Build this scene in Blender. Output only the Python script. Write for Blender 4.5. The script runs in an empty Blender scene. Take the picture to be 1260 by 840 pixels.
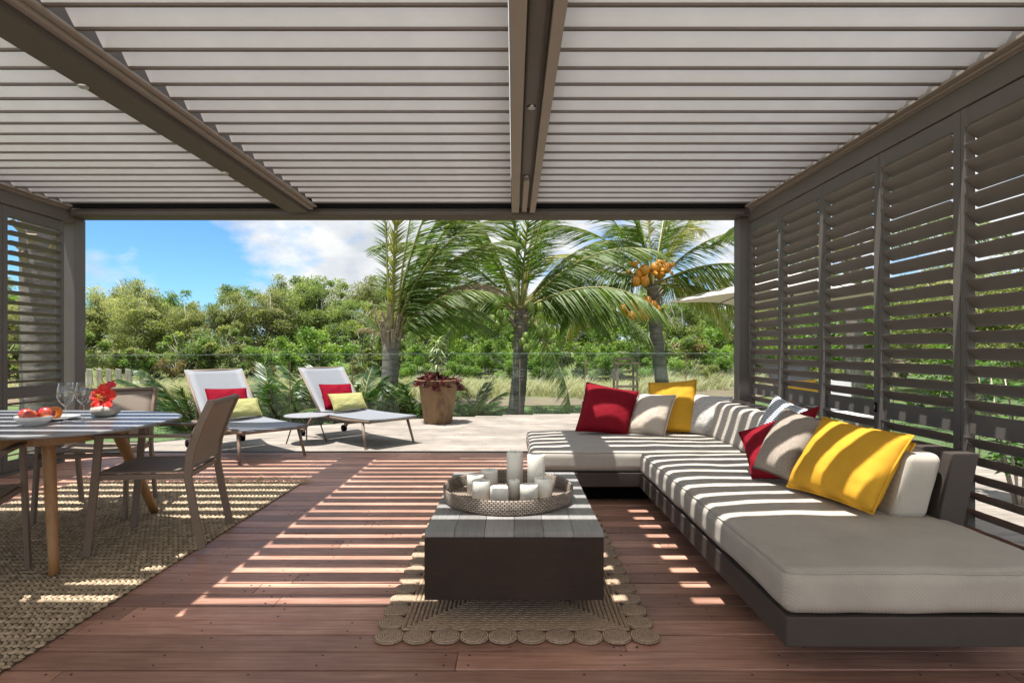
import bpy, math, random
from mathutils import Vector, Matrix, noise
R = math.radians
random.seed(7)
scene = bpy.context.scene
COL = scene.collection
FPX, VPX, VPY, CAMZ = 705.0, 632.0, 430.0, 1.16

# ------------------------------------------------------------------ camera
cam_d = bpy.data.cameras.new('camera'); cam = bpy.data.objects.new('camera', cam_d); COL.objects.link(cam)
cam.location = (0, 0, CAMZ); cam.rotation_euler = (R(90), 0, 0)
cam_d.sensor_width = 36; cam_d.lens = FPX/1260*36
cam_d.shift_x = -2/1260; cam_d.shift_y = 10/1260
cam_d.clip_start = 0.05; cam_d.clip_end = 2000
scene.camera = cam
# ------------------------------------------------------------------ world / sun / exposure
SUN = Vector((0.21, 0.12, -1.0)).normalized()
ELEV = math.asin(-SUN.z); AZ = math.atan2(-SUN.x, -SUN.y)
SKY_STRENGTH, SUN_STRENGTH, EXPOSURE = 0.15, 3.2, 1.62
w = bpy.data.worlds.new('World'); scene.world = w; w.use_nodes = True
nt = w.node_tree; N = nt.nodes; L = nt.links
bg = N['Background']; bg.inputs['Strength'].default_value = SKY_STRENGTH
sky = N.new('ShaderNodeTexSky'); sky.sky_type = 'NISHITA'; sky.sun_disc = False
sky.sun_elevation = ELEV; sky.sun_rotation = AZ; sky.air_density = 1.0; sky.dust_density = 0.2; sky.ozone_density = 3.0
tc = N.new('ShaderNodeTexCoord')
mp = N.new('ShaderNodeMapping'); mp.inputs['Scale'].default_value = (1, 1, 1.9)
L.new(tc.outputs['Generated'], mp.inputs['Vector'])
ns = N.new('ShaderNodeTexNoise'); ns.inputs['Scale'].default_value = 5.2; ns.inputs['Detail'].default_value = 9
ns.inputs['Roughness'].default_value = 0.56
L.new(mp.outputs[0], ns.inputs['Vector'])
def toward(v, fmin, fmax, tmin, tmax):
    d = N.new('ShaderNodeVectorMath'); d.operation = 'DOT_PRODUCT'; d.inputs[1].default_value = Vector(v).normalized(); L.new(tc.outputs['Generated'], d.inputs[0])
    m = N.new('ShaderNodeMapRange'); m.inputs['From Min'].default_value = fmin; m.inputs['From Max'].default_value = fmax; m.inputs['To Min'].default_value = tmin; m.inputs['To Max'].default_value = tmax
    L.new(d.outputs['Value'], m.inputs['Value']); return m.outputs[0]
def add(a, b):
    m = N.new('ShaderNodeMath'); m.operation = 'ADD'; L.new(a, m.inputs[0]); L.new(b, m.inputs[1]); return m.outputs[0]
# partly cloudy: broken cloud everywhere, denser out of view for neutral fill, a clear patch low in the garden direction, a cumulus bank right of it
cover = add(ns.outputs['Fac'], add(toward((-0.62, 1, 0.18), 0.86, 0.965, 0.11, -0.10), toward((-0.24, 1, 0.22), 0.955, 0.985, 0.0, 0.24)))
class _A: outputs = [cover]
ad = _A
rp = N.new('ShaderNodeValToRGB'); rp.color_ramp.elements[0].position = 0.47; rp.color_ramp.elements[1].position = 0.63
L.new(ad.outputs[0], rp.inputs['Fac'])
ns2 = N.new('ShaderNodeTexNoise'); ns2.inputs['Scale'].default_value = 9; ns2.inputs['Detail'].default_value = 5
L.new(mp.outputs[0], ns2.inputs['Vector'])
cr = N.new('ShaderNodeValToRGB'); cr.color_ramp.elements[0].position = 0.35; cr.color_ramp.elements[1].position = 0.6
cr.color_ramp.elements[0].color = (0.66, 0.71, 0.77, 1); cr.color_ramp.elements[1].color = (1.0, 1.0, 1.0, 1)
L.new(ns2.outputs['Fac'], cr.inputs['Fac'])
tint = N.new('ShaderNodeMix'); tint.data_type = 'RGBA'; tint.blend_type = 'MULTIPLY'; tint.inputs['Factor'].default_value = 1
tint.inputs['B'].default_value = (0.20, 0.315, 0.41, 1); L.new(sky.outputs[0], tint.inputs['A'])
mx = N.new('ShaderNodeMix'); mx.data_type = 'RGBA'
cb = N.new('ShaderNodeVectorMath'); cb.operation = 'SCALE'; L.new(cr.outputs['Color'], cb.inputs[0])
L.new(toward((-0.2, 1, 0.25), 0.5, 0.9, 3.0, 2.25), cb.inputs['Scale'])      # unseen cloud away from the view brightened to add fill
L.new(rp.outputs['Color'], mx.inputs['Factor']); L.new(tint.outputs['Result'], mx.inputs['A']); L.new(cb.outputs[0], mx.inputs['B'])
L.new(mx.outputs['Result'], bg.inputs['Color'])
sd = bpy.data.lights.new('sun', 'SUN'); sd.energy = SUN_STRENGTH; sd.angle = R(0.5); sd.color = (1, 0.955, 0.89)
so = bpy.data.objects.new('sun', sd); COL.objects.link(so)
so.rotation_euler = SUN.to_track_quat('-Z', 'Y').to_euler(); so.location = (-3, -2, 12)
vs = scene.view_settings; vs.view_transform = 'Standard'; vs.look = 'None'; vs.gamma = 1; vs.exposure = EXPOSURE
vs.use_curve_mapping = False
scene.cycles.max_bounces = 10; scene.cycles.transparent_max_bounces = 24; scene.cycles.diffuse_bounces = 6
scene.cycles.caustics_reflective = False; scene.cycles.caustics_refractive = False
scene.cycles.sample_clamp_indirect = 6.0
scene.cycles.use_denoising = True

def P(px, py, d):
    return Vector(((px-VPX)*d/FPX, d, CAMZ-(py-VPY)*d/FPX))

# ------------------------------------------------------------------ materials
MATS = {}
def new_mat(name):
    m = bpy.data.materials.new(name); m.use_nodes = True
    return m, m.node_tree.nodes, m.node_tree.links, m.node_tree.nodes['Principled BSDF']
def mat(name, c1, c2=None, rough=0.6, scale=8.0, stretch=(1, 1, 1), bump=0.0, bscale=None, bdist=0.002, metal=0.0, spec=0.5,
        attr=False, weave=None, detail=4.0, sss=0.0, c3=None, objrand=0.0, coat=0.0, lo=0.3, hi=0.7, trans=0.0, stain=0.0, stain_scale=1.3):
    """Principled with two (three) colours mixed by noise; optional per-part random offset attribute, bump and weave."""
    if name in MATS: return MATS[name]
    m, n, l, b = new_mat(name)
    b.inputs['Roughness'].default_value = rough; b.inputs['Metallic'].default_value = metal
    b.inputs['Specular IOR Level'].default_value = spec
    if coat: b.inputs['Coat Weight'].default_value = coat; b.inputs['Coat Roughness'].default_value = 0.15
    if sss:
        b.inputs['Subsurface Weight'].default_value = sss; b.inputs['Subsurface Radius'].default_value = (0.03, 0.025, 0.02)
        b.inputs['Subsurface Scale'].default_value = 0.6
    c2 = c2 or tuple(x*0.85 for x in c1)
    t = n.new('ShaderNodeTexCoord'); mpn = n.new('ShaderNodeMapping'); mpn.inputs['Scale'].default_value = stretch
    l.new(t.outputs['Object'], mpn.inputs['Vector'])
    vec = mpn.outputs[0]
    if attr:
        at = n.new('ShaderNodeAttribute'); at.attribute_name = 'rnd'
        mul = n.new('ShaderNodeMath'); mul.operation = 'MULTIPLY'; mul.inputs[1].default_value = 37.0
        l.new(at.outputs['Fac'], mul.inputs[0])
        va = n.new('ShaderNodeVectorMath'); va.operation = 'ADD'; l.new(vec, va.inputs[0]); l.new(mul.outputs[0], va.inputs[1]); vec = va.outputs[0]
    nz = n.new('ShaderNodeTexNoise'); nz.inputs['Scale'].default_value = scale; nz.inputs['Detail'].default_value = detail
    nz.inputs['Roughness'].default_value = 0.6
    l.new(vec, nz.inputs['Vector'])
    ramp = n.new('ShaderNodeValToRGB'); e = ramp.color_ramp.elements
    e[0].position = lo; e[1].position = hi; e[0].color = (*c1, 1); e[1].color = (*c2, 1)
    if c3:
        k = e.new(0.5*(lo+hi)); k.color = (*c3, 1)
    l.new(nz.outputs['Fac'], ramp.inputs['Fac'])
    colour = ramp.outputs['Color']
    if attr or objrand:
        hs = n.new('ShaderNodeHueSaturation')
        mrn = n.new('ShaderNodeMapRange'); mrn.inputs['To Min'].default_value = 1-(objrand or 0.28); mrn.inputs['To Max'].default_value = 1+(objrand or 0.28)
        if attr: l.new(at.outputs['Fac'], mrn.inputs['Value'])
        else:
            oi = n.new('ShaderNodeObjectInfo'); l.new(oi.outputs['Random'], mrn.inputs['Value'])
        l.new(mrn.outputs[0], hs.inputs['Value']); l.new(colour, hs.inputs['Color']); colour = hs.outputs['Color']
    if stain:
        ns_ = n.new('ShaderNodeTexNoise'); ns_.inputs['Scale'].default_value = stain_scale; ns_.inputs['Detail'].default_value = 7; ns_.inputs['Roughness'].default_value = 0.65
        l.new(t.outputs['Object'], ns_.inputs['Vector']); ms_ = n.new('ShaderNodeMapRange'); ms_.inputs['From Min'].default_value = 0.35; ms_.inputs['From Max'].default_value = 0.65
        ms_.inputs['To Min'].default_value = 1-stain; ms_.inputs['To Max'].default_value = 1+stain*0.4; l.new(ns_.outputs['Fac'], ms_.inputs['Value'])
        sx_ = n.new('ShaderNodeMix'); sx_.data_type = 'RGBA'; sx_.blend_type = 'MULTIPLY'; sx_.inputs['Factor'].default_value = 1
        l.new(colour, sx_.inputs['A']); l.new(ms_.outputs[0], sx_.inputs['B']); colour = sx_.outputs['Result']
    hgt = nz.outputs['Fac']
    if weave:
        w1 = n.new('ShaderNodeTexWave'); w1.bands_direction = 'X'; w1.inputs['Scale'].default_value = weave; w1.inputs['Distortion'].default_value = 0.3
        w2 = n.new('ShaderNodeTexWave'); w2.bands_direction = 'DIAGONAL'; w2.inputs['Scale'].default_value = weave; w2.inputs['Distortion'].default_value = 0.3
        l.new(t.outputs['Object'], w1.inputs['Vector']); l.new(t.outputs['Object'], w2.inputs['Vector'])
        mm = n.new('ShaderNodeMath'); mm.operation = 'MULTIPLY'; l.new(w1.outputs['Fac'], mm.inputs[0]); l.new(w2.outputs['Fac'], mm.inputs[1])
        mc = n.new('ShaderNodeMix'); mc.data_type = 'RGBA'; mc.blend_type = 'MULTIPLY'; mc.inputs['Factor'].default_value = 0.35
        sub = n.new('ShaderNodeMapRange'); sub.inputs['To Min'].default_value = 0.55; sub.inputs['To Max'].default_value = 1.05
        l.new(mm.outputs[0], sub.inputs['Value']); l.new(colour, mc.inputs['A']); l.new(sub.outputs[0], mc.inputs['B']); colour = mc.outputs['Result']
        hgt = mm.outputs[0]
    l.new(colour, b.inputs['Base Color'])
    if bump:
        if bscale and not weave:
            nb = n.new('ShaderNodeTexNoise'); nb.inputs['Scale'].default_value = bscale; nb.inputs['Detail'].default_value = 3
            l.new(vec, nb.inputs['Vector']); hgt = nb.outputs['Fac']
        bp = n.new('ShaderNodeBump'); bp.inputs['Strength'].default_value = bump; bp.inputs['Distance'].default_value = bdist
        l.new(hgt, bp.inputs['Height']); l.new(bp.outputs[0], b.inputs['Normal'])
    MATS[name] = m
    return m
def leaf_mat(name, ca, cb, cc, trans=0.35, rough=0.45, objrand=0.18):
    if name in MATS: return MATS[name]
    m, n, l, b = new_mat(name)
    at = n.new('ShaderNodeAttribute'); at.attribute_name = 'rnd'
    ramp = n.new('ShaderNodeValToRGB'); e = ramp.color_ramp.elements
    e[0].color = (*ca, 1); e[1].color = (*cc, 1); k = e.new(0.5); k.color = (*cb, 1)
    l.new(at.outputs['Fac'], ramp.inputs['Fac'])
    hs = n.new('ShaderNodeHueSaturation'); oi = n.new('ShaderNodeObjectInfo')
    mrn = n.new('ShaderNodeMapRange'); mrn.inputs['To Min'].default_value = 1-objrand; mrn.inputs['To Max'].default_value = 1+objrand
    l.new(oi.outputs['Random'], mrn.inputs['Value']); l.new(mrn.outputs[0], hs.inputs['Value']); l.new(ramp.outputs[0], hs.inputs['Color'])
    b.inputs['Roughness'].default_value = rough; l.new(hs.outputs[0], b.inputs['Base Color'])
    tr = n.new('ShaderNodeBsdfTranslucent')
    br = n.new('ShaderNodeMix'); br.data_type = 'RGBA'; br.blend_type = 'MULTIPLY'; br.inputs['Factor'].default_value = 1; br.inputs['B'].default_value = (1.6, 1.7, 0.7, 1)
    l.new(hs.outputs[0], br.inputs['A']); l.new(br.outputs['Result'], tr.inputs['Color'])
    ms = n.new('ShaderNodeMixShader'); ms.inputs[0].default_value = trans
    l.new(b.outputs[0], ms.inputs[1]); l.new(tr.outputs[0], ms.inputs[2]); l.new(ms.outputs[0], n['Material Output'].inputs['Surface'])
    MATS[name] = m
    return m
def glass_mat(name, tintc, refl=1.0, ior=1.45):
    m, n, l, b = new_mat(name); n.remove(b)
    t = n.new('ShaderNodeBsdfTransparent'); t.inputs[0].default_value = (*tintc, 1)
    g = n.new('ShaderNodeBsdfGlossy'); g.inputs['Roughness'].default_value = 0.0
    f = n.new('ShaderNodeFresnel'); f.inputs['IOR'].default_value = ior
    mu = n.new('ShaderNodeMath'); mu.operation = 'MULTIPLY'; mu.inputs[1].default_value = refl; l.new(f.outputs[0], mu.inputs[0])
    ge = n.new('ShaderNodeNewGeometry'); iv = n.new('ShaderNodeMath'); iv.operation = 'SUBTRACT'; iv.inputs[0].default_value = 1; l.new(ge.outputs['Backfacing'], iv.inputs[1])
    m2 = n.new('ShaderNodeMath'); m2.operation = 'MULTIPLY'; l.new(mu.outputs[0], m2.inputs[0]); l.new(iv.outputs[0], m2.inputs[1]); mu = m2
    ms = n.new('ShaderNodeMixShader'); l.new(mu.outputs[0], ms.inputs[0]); l.new(t.outputs[0], ms.inputs[1]); l.new(g.outputs[0], ms.inputs[2])
    l.new(ms.outputs[0], n['Material Output'].inputs['Surface'])
    MATS[name] = m
    return m

M_DECK = mat('red_hardwood', stain=0.30, c1=(0.33, 0.160, 0.110), c2=(0.56, 0.330, 0.243), rough=0.5, scale=3.0, stretch=(1.2, 26, 1), bump=0.25, bdist=0.0015, attr=True, detail=6, c3=(0.45, 0.240, 0.172))
M_WEATHER = mat('bleached_hardwood', stain=0.3, stain_scale=1.8, c1=(0.15, 0.127, 0.104), c2=(0.34, 0.30, 0.26), rough=0.8, scale=3.0, stretch=(0.8, 22, 1), bump=0.3, bdist=0.002, attr=True, detail=6, c3=(0.28, 0.245, 0.21))
for nn in M_DECK.node_tree.nodes:
    if nn.type == 'MAP_RANGE' and abs(nn.inputs['To Min'].default_value-0.72) < 1e-3: nn.inputs['To Min'].default_value = 0.66; nn.inputs['To Max'].default_value = 1.30
for e_ in (M_WEATHER,):
    for nn in e_.node_tree.nodes:
        if nn.type == 'MAP_RANGE' and abs(nn.inputs['To Min'].default_value-0.72) < 1e-3: nn.inputs['To Min'].default_value = 0.86; nn.inputs['To Max'].default_value = 1.12
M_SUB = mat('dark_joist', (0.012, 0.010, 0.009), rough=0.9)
M_TAUPE = mat('taupe_metal', (0.130, 0.118, 0.108), (0.118, 0.107, 0.098), rough=0.5, spec=0.3, scale=3, bump=0.05, bscale=300, bdist=0.0005)
M_TAUPE2 = mat('light_taupe_metal', (0.225, 0.165, 0.125), (0.205, 0.15, 0.113), rough=0.5, spec=0.3, scale=4)
M_BEAM = mat('beam_metal', (0.098, 0.084, 0.074), (0.090, 0.077, 0.068), rough=0.6, spec=0.15, scale=4)
M_MOULD = mat('tan_moulding', (0.275, 0.238, 0.208), (0.25, 0.215, 0.188), rough=0.5, spec=0.3, scale=4)
M_BLACK = mat('black_rubber', (0.007, 0.007, 0.007), rough=0.9, spec=0.05)
M_CHAIR = mat('chair_frame', (0.215, 0.160, 0.124), (0.195, 0.145, 0.112), rough=0.5, spec=0.3, scale=4)
M_BLADE = mat('shutter_blade', (0.165, 0.148, 0.134), (0.150, 0.134, 0.122), rough=0.5, spec=0.3, scale=3)
M_LOUVRE = mat('louvre_powder_coat', stain=0.07, stain_scale=2.5, c1=(0.645, 0.665, 0.695), c2=(0.615, 0.635, 0.665), rough=0.5, scale=1.6, stretch=(1, 3, 3))
M_LIP = mat('louvre_lip_shade', (0.10, 0.075, 0.06), rough=0.5)  # dark colour stands in for the shade on the louvre's lower lip
M_CHROME = mat('brushed_steel', (0.5, 0.5, 0.5), rough=0.4, metal=1.0)
M_CANVAS = mat('ecru_canvas', stain=0.10, stain_scale=4, c1=(0.50, 0.462, 0.412), c2=(0.49, 0.45, 0.39), spec=0.1, rough=0.85, scale=3, weave=45, bump=0.35, bdist=0.0015)
M_SOFA = mat('sofa_frame', (0.060, 0.050, 0.044), (0.072, 0.06, 0.053), rough=0.5, scale=3, spec=0.3)
M_RED = mat('red_cotton', (0.25, 0.010, 0.020), (0.20, 0.007, 0.016), spec=0.1, rough=0.8, scale=14, weave=110, bump=0.2, bdist=0.0008)
M_CRIMSON = mat('crimson_cotton', (0.21, 0.002, 0.014), (0.175, 0.0015, 0.012), spec=0.1, rough=0.8, scale=14, bump=0.2, bscale=300)
M_YELLOW = mat('yellow_cotton', (0.70, 0.385, 0.040), (0.64, 0.34, 0.034), spec=0.1, rough=0.8, scale=10, weave=110, bump=0.2, bdist=0.0008)
M_LIME = mat('lime_cotton', (0.38, 0.37, 0.155), (0.34, 0.33, 0.135), spec=0.1, rough=0.8, scale=14, bump=0.2, bscale=300)
M_TAUPEFAB = mat('taupe_fabric', (0.34, 0.29, 0.245), (0.24, 0.205, 0.17), spec=0.1, rough=0.9, scale=160, bump=0.4, bdist=0.001, lo=0.4, hi=0.6)
M_BEIGEFAB = mat('beige_fabric', (0.50, 0.44, 0.37), (0.42, 0.36, 0.30), spec=0.1, rough=0.9, scale=150, bump=0.3, bdist=0.001, lo=0.4, hi=0.6)
M_GREYFAB = mat('grey_fleck_fabric', (0.52, 0.50, 0.47), (0.30, 0.295, 0.285), spec=0.1, rough=0.9, scale=120, bump=0.4, bdist=0.001, lo=0.45, hi=0.6)
M_PIPE = mat('dark_piping', (0.10, 0.085, 0.07), rough=0.8)
M_WHITEPIPE = mat('white_piping', (0.7, 0.68, 0.64), rough=0.8)
M_SLING = mat('taupe_sling', (0.37, 0.305, 0.245), (0.34, 0.28, 0.225), rough=0.7, scale=6, weave=90, bump=0.15, bdist=0.0006)
M_GREYSLING = mat('grey_sling', (0.215, 0.23, 0.255), (0.20, 0.215, 0.24), rough=0.65, scale=6, weave=80, bump=0.15, bdist=0.0006)
M_TEAK = mat('teak', (0.40, 0.215, 0.088), (0.32, 0.16, 0.062), rough=0.45, scale=5, stretch=(14, 14, 1.2), bump=0.1, detail=6)
M_STONE = mat('grey_table_top', (0.23, 0.235, 0.25), (0.27, 0.275, 0.29), rough=0.38, scale=20)
M_CTOP = mat('dark_oiled_timber', (0.24, 0.235, 0.23), (0.33, 0.325, 0.32), rough=0.36, scale=3, stretch=(30, 1.5, 1), attr=True, detail=6, bump=0.15, bdist=0.001)
M_CBODY = mat('dark_brown_timber', stain=0.2, stain_scale=5, c1=(0.040, 0.027, 0.021), c2=(0.048, 0.031, 0.024), rough=0.6, spec=0.2, scale=3, stretch=(1.5, 1.5, 30), detail=6, bump=0.1)
M_JUTE = mat('jute', (0.47, 0.375, 0.262), (0.325, 0.255, 0.175), spec=0.1, rough=0.95, scale=60, attr=True, bump=0.5, bscale=250, bdist=0.003)
M_JUTE2 = mat('braided_jute', (0.47, 0.35, 0.25), (0.27, 0.195, 0.135), spec=0.1, rough=0.95, scale=90, bump=0.6, bscale=160, bdist=0.004, lo=0.35, hi=0.65)
M_WAX = mat('white_wax', (0.80, 0.79, 0.73), (0.78, 0.77, 0.71), rough=0.45, scale=12, sss=0.35)
M_WICK = mat('wick', (0.25, 0.2, 0.15), rough=0.9)
M_CERAMIC = mat('white_ceramic', (0.78, 0.78, 0.76), rough=0.2, scale=3)
M_VASE = mat('stone_vase', (0.30, 0.28, 0.25), (0.38, 0.355, 0.32), rough=0.6, scale=30)
M_POT = mat('rust_clay', (0.17, 0.098, 0.046), (0.085, 0.048, 0.025), rough=0.75, scale=4.5, stretch=(1, 1, 0.6), bump=0.4, bscale=18, bdist=0.01, detail=7, c3=(0.22, 0.135, 0.066))
M_TRUNK = mat('palm_bark', (0.26, 0.235, 0.21), (0.075, 0.066, 0.058), rough=0.9, scale=5, stretch=(0.8, 0.8, 5), bump=0.7, bscale=25, bdist=0.02, detail=6)
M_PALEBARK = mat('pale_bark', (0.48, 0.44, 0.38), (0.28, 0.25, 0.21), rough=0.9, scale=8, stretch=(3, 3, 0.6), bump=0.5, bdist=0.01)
M_TIMBER = mat('grey_brown_timber', (0.27, 0.175, 0.13), (0.20, 0.13, 0.095), rough=0.7, scale=6, stretch=(8, 8, 1))
M_PARASOL = mat('parasol_canvas', (0.66, 0.62, 0.55), (0.62, 0.58, 0.52), rough=0.85, scale=4, bump=0.1, bscale=200)
M_WALLP = mat('white_render', (0.7, 0.68, 0.64), rough=0.8, scale=5)
M_WHITEPL = mat('white_plastic', (0.78, 0.78, 0.77), rough=0.4)
M_GLASS = glass_mat('balustrade_glass', (0.90, 0.945, 0.93), 1.7)
M_WINE = glass_mat('wine_glass_clear', (0.95, 0.955, 0.955), 2.6, 1.5)
M_STEM = glass_mat('wine_stem_glass', (0.90, 0.91, 0.91), 6.0, 1.5)
M_EDGE = mat('green_glass_edge', (0.45, 0.60, 0.54), rough=0.15)
M_GROUND = mat('meadow', (0.085, 0.115, 0.030), (0.16, 0.155, 0.055), rough=0.95, scale=0.8, detail=8, bump=0.5, bscale=6, bdist=0.05)
M_LAWN = mat('mown_lawn', (0.070, 0.115, 0.032), (0.10, 0.145, 0.048), rough=0.95, scale=3, detail=8, bump=0.6, bscale=40, bdist=0.03)
M_DIRT = mat('dirt', (0.13, 0.098, 0.062), (0.19, 0.145, 0.095), rough=0.95, scale=1.6, detail=8, bump=0.5, bscale=9, bdist=0.03)
M_FROND = leaf_mat('palm_leaf', (0.051, 0.102, 0.018), (0.095, 0.16, 0.028), (0.204, 0.217, 0.045), 0.4, 0.5)
M_FRONDY = leaf_mat('yellow_palm_leaf', (0.12, 0.168, 0.024), (0.228, 0.24, 0.048), (0.408, 0.312, 0.084), 0.35, 0.4)
M_FRONDD = leaf_mat('deep_palm_leaf', (0.023, 0.058, 0.014), (0.046, 0.099, 0.026), (0.104, 0.156, 0.052), 0.25, 0.35)
M_RACHIS = mat('frond_stalk', (0.22, 0.22, 0.05), (0.16, 0.15, 0.04), rough=0.5, scale=6)
M_DRYFROND = leaf_mat('dry_palm_leaf', (0.16, 0.11, 0.055), (0.24, 0.18, 0.10), (0.32, 0.27, 0.18), 0.2, 0.7)
M_OLIVE = leaf_mat('olive_foliage', (0.1, 0.127, 0.049), (0.195, 0.216, 0.095), (0.348, 0.337, 0.197), 0.45)
M_GREEN = leaf_mat('green_foliage', (0.066, 0.132, 0.023), (0.14, 0.232, 0.043), (0.264, 0.339, 0.102), 0.42)
M_DARKGREEN = leaf_mat('dark_foliage', (0.092, 0.15, 0.052), (0.169, 0.224, 0.069), (0.314, 0.338, 0.142), 0.42)
M_RUSSET = leaf_mat('russet_foliage', (0.13, 0.095, 0.035), (0.20, 0.15, 0.06), (0.33, 0.25, 0.15), 0.3)
M_DRYGRASS = leaf_mat('dry_grass', (0.31, 0.275, 0.155), (0.49, 0.455, 0.31), (0.62, 0.585, 0.45), 0.3, 0.8)
M_PURPLE = leaf_mat('purple_leaf', (0.045, 0.008, 0.015), (0.11, 0.018, 0.035), (0.22, 0.07, 0.08), 0.2, 0.4)
M_SILVER = leaf_mat('silver_leaf', (0.16, 0.22, 0.10), (0.30, 0.36, 0.20), (0.42, 0.47, 0.30), 0.3, 0.5)
M_HIBLEAF = leaf_mat('hibiscus_leaf', (0.035, 0.11, 0.018), (0.06, 0.16, 0.03), (0.12, 0.22, 0.05), 0.3, 0.3)
M_PETAL = leaf_mat('red_petal', (0.62, 0.012, 0.012), (0.70, 0.02, 0.015), (0.72, 0.05, 0.02), 0.25, 0.5, 0.05)
M_PETALD = leaf_mat('dark_red_petal', (0.42, 0.008, 0.03), (0.55, 0.012, 0.03), (0.6, 0.03, 0.05), 0.25, 0.5, 0.05)
M_ORANGEC = mat('orange_coconut', (0.62, 0.27, 0.02), (0.45, 0.17, 0.015), rough=0.45, scale=9)
M_GREENC = mat('green_coconut', (0.13, 0.22, 0.03), (0.22, 0.27, 0.05), rough=0.45, scale=9)
M_APPLE = mat('red_yellow_fruit', (0.42, 0.02, 0.03), (0.62, 0.26, 0.07), rough=0.35, scale=11, lo=0.45, hi=0.7)
M_PLUM = mat('plum_skin', (0.10, 0.01, 0.04), (0.2, 0.02, 0.05), rough=0.35, scale=14)
M_ORANGE = mat('orange_peel', (0.78, 0.22, 0.01), (0.7, 0.17, 0.01), rough=0.45, scale=30, bump=0.3, bscale=200)
M_STAMEN = mat('stamen_yellow', (0.8, 0.5, 0.05), rough=0.6)

def add_translucency(m, fac, col):
    n, l = m.node_tree.nodes, m.node_tree.links; tr = n.new('ShaderNodeBsdfTranslucent'); tr.inputs[0].default_value = (*col, 1)
    ms = n.new('ShaderNodeMixShader'); ms.inputs[0].default_value = fac; l.new(n['Principled BSDF'].outputs[0], ms.inputs[1]); l.new(tr.outputs[0], ms.inputs[2]); l.new(ms.outputs[0], n['Material Output'].inputs['Surface'])
add_translucency(M_SLING, 0.3, (0.5, 0.38, 0.27)); add_translucency(M_PARASOL, 0.3, (0.6, 0.55, 0.48))
def striped_mat():
    m, n, l, b = new_mat('blue_white_stripe'); b.inputs['Roughness'].default_value = 0.85
    uv = n.new('ShaderNodeAttribute'); uv.attribute_name = 'rnd'
    wv = n.new('ShaderNodeMath'); wv.operation = 'MULTIPLY'; wv.inputs[1].default_value = 26; l.new(uv.outputs['Fac'], wv.inputs[0])
    fr = n.new('ShaderNodeMath'); fr.operation = 'FRACT'; l.new(wv.outputs[0], fr.inputs[0])
    rp = n.new('ShaderNodeValToRGB'); rp.color_ramp.interpolation = 'CONSTANT'
    rp.color_ramp.elements[0].color = (0.62, 0.62, 0.60, 1); rp.color_ramp.elements[1].position = 0.5; rp.color_ramp.elements[1].color = (0.10, 0.15, 0.20, 1)
    l.new(fr.outputs[0], rp.inputs['Fac']); l.new(rp.outputs[0], b.inputs['Base Color'])
    return m
M_STRIPE = striped_mat()
def ring_mat():
    """spiral-braided jute disc: rings of braid round the disc's own centre"""
    m, n, l, b = new_mat('jute_disc'); b.inputs['Roughness'].default_value = 0.95
    t = n.new('ShaderNodeTexCoord'); wv = n.new('ShaderNodeTexWave'); wv.wave_type = 'RINGS'; wv.rings_direction = 'Z'
    wv.inputs['Scale'].default_value = 33; wv.inputs['Distortion'].default_value = 1.2; wv.inputs['Detail'].default_value = 2; wv.inputs['Detail Scale'].default_value = 3
    l.new(t.outputs['Object'], wv.inputs['Vector'])
    nz = n.new('ShaderNodeTexNoise'); nz.inputs['Scale'].default_value = 130; l.new(t.outputs['Object'], nz.inputs['Vector'])
    mm = n.new('ShaderNodeMath'); mm.operation = 'MULTIPLY_ADD'; mm.inputs[1].default_value = 0.5; l.new(wv.outputs['Fac'], mm.inputs[0]); l.new(nz.outputs['Fac'], mm.inputs[2])
    rp = n.new('ShaderNodeValToRGB'); rp.color_ramp.elements[0].position = 0.4; rp.color_ramp.elements[1].position = 0.95
    rp.color_ramp.elements[0].color = (0.155, 0.108, 0.072, 1); rp.color_ramp.elements[1].color = (0.52, 0.385, 0.275, 1)
    l.new(mm.outputs[0], rp.inputs['Fac']); l.new(rp.outputs[0], b.inputs['Base Color'])
    bp = n.new('ShaderNodeBump'); bp.inputs['Strength'].default_value = 0.8; bp.inputs['Distance'].default_value = 0.004
    l.new(mm.outputs[0], bp.inputs['Height']); l.new(bp.outputs[0], b.inputs['Normal'])
    return m
M_DISC = ring_mat()
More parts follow.
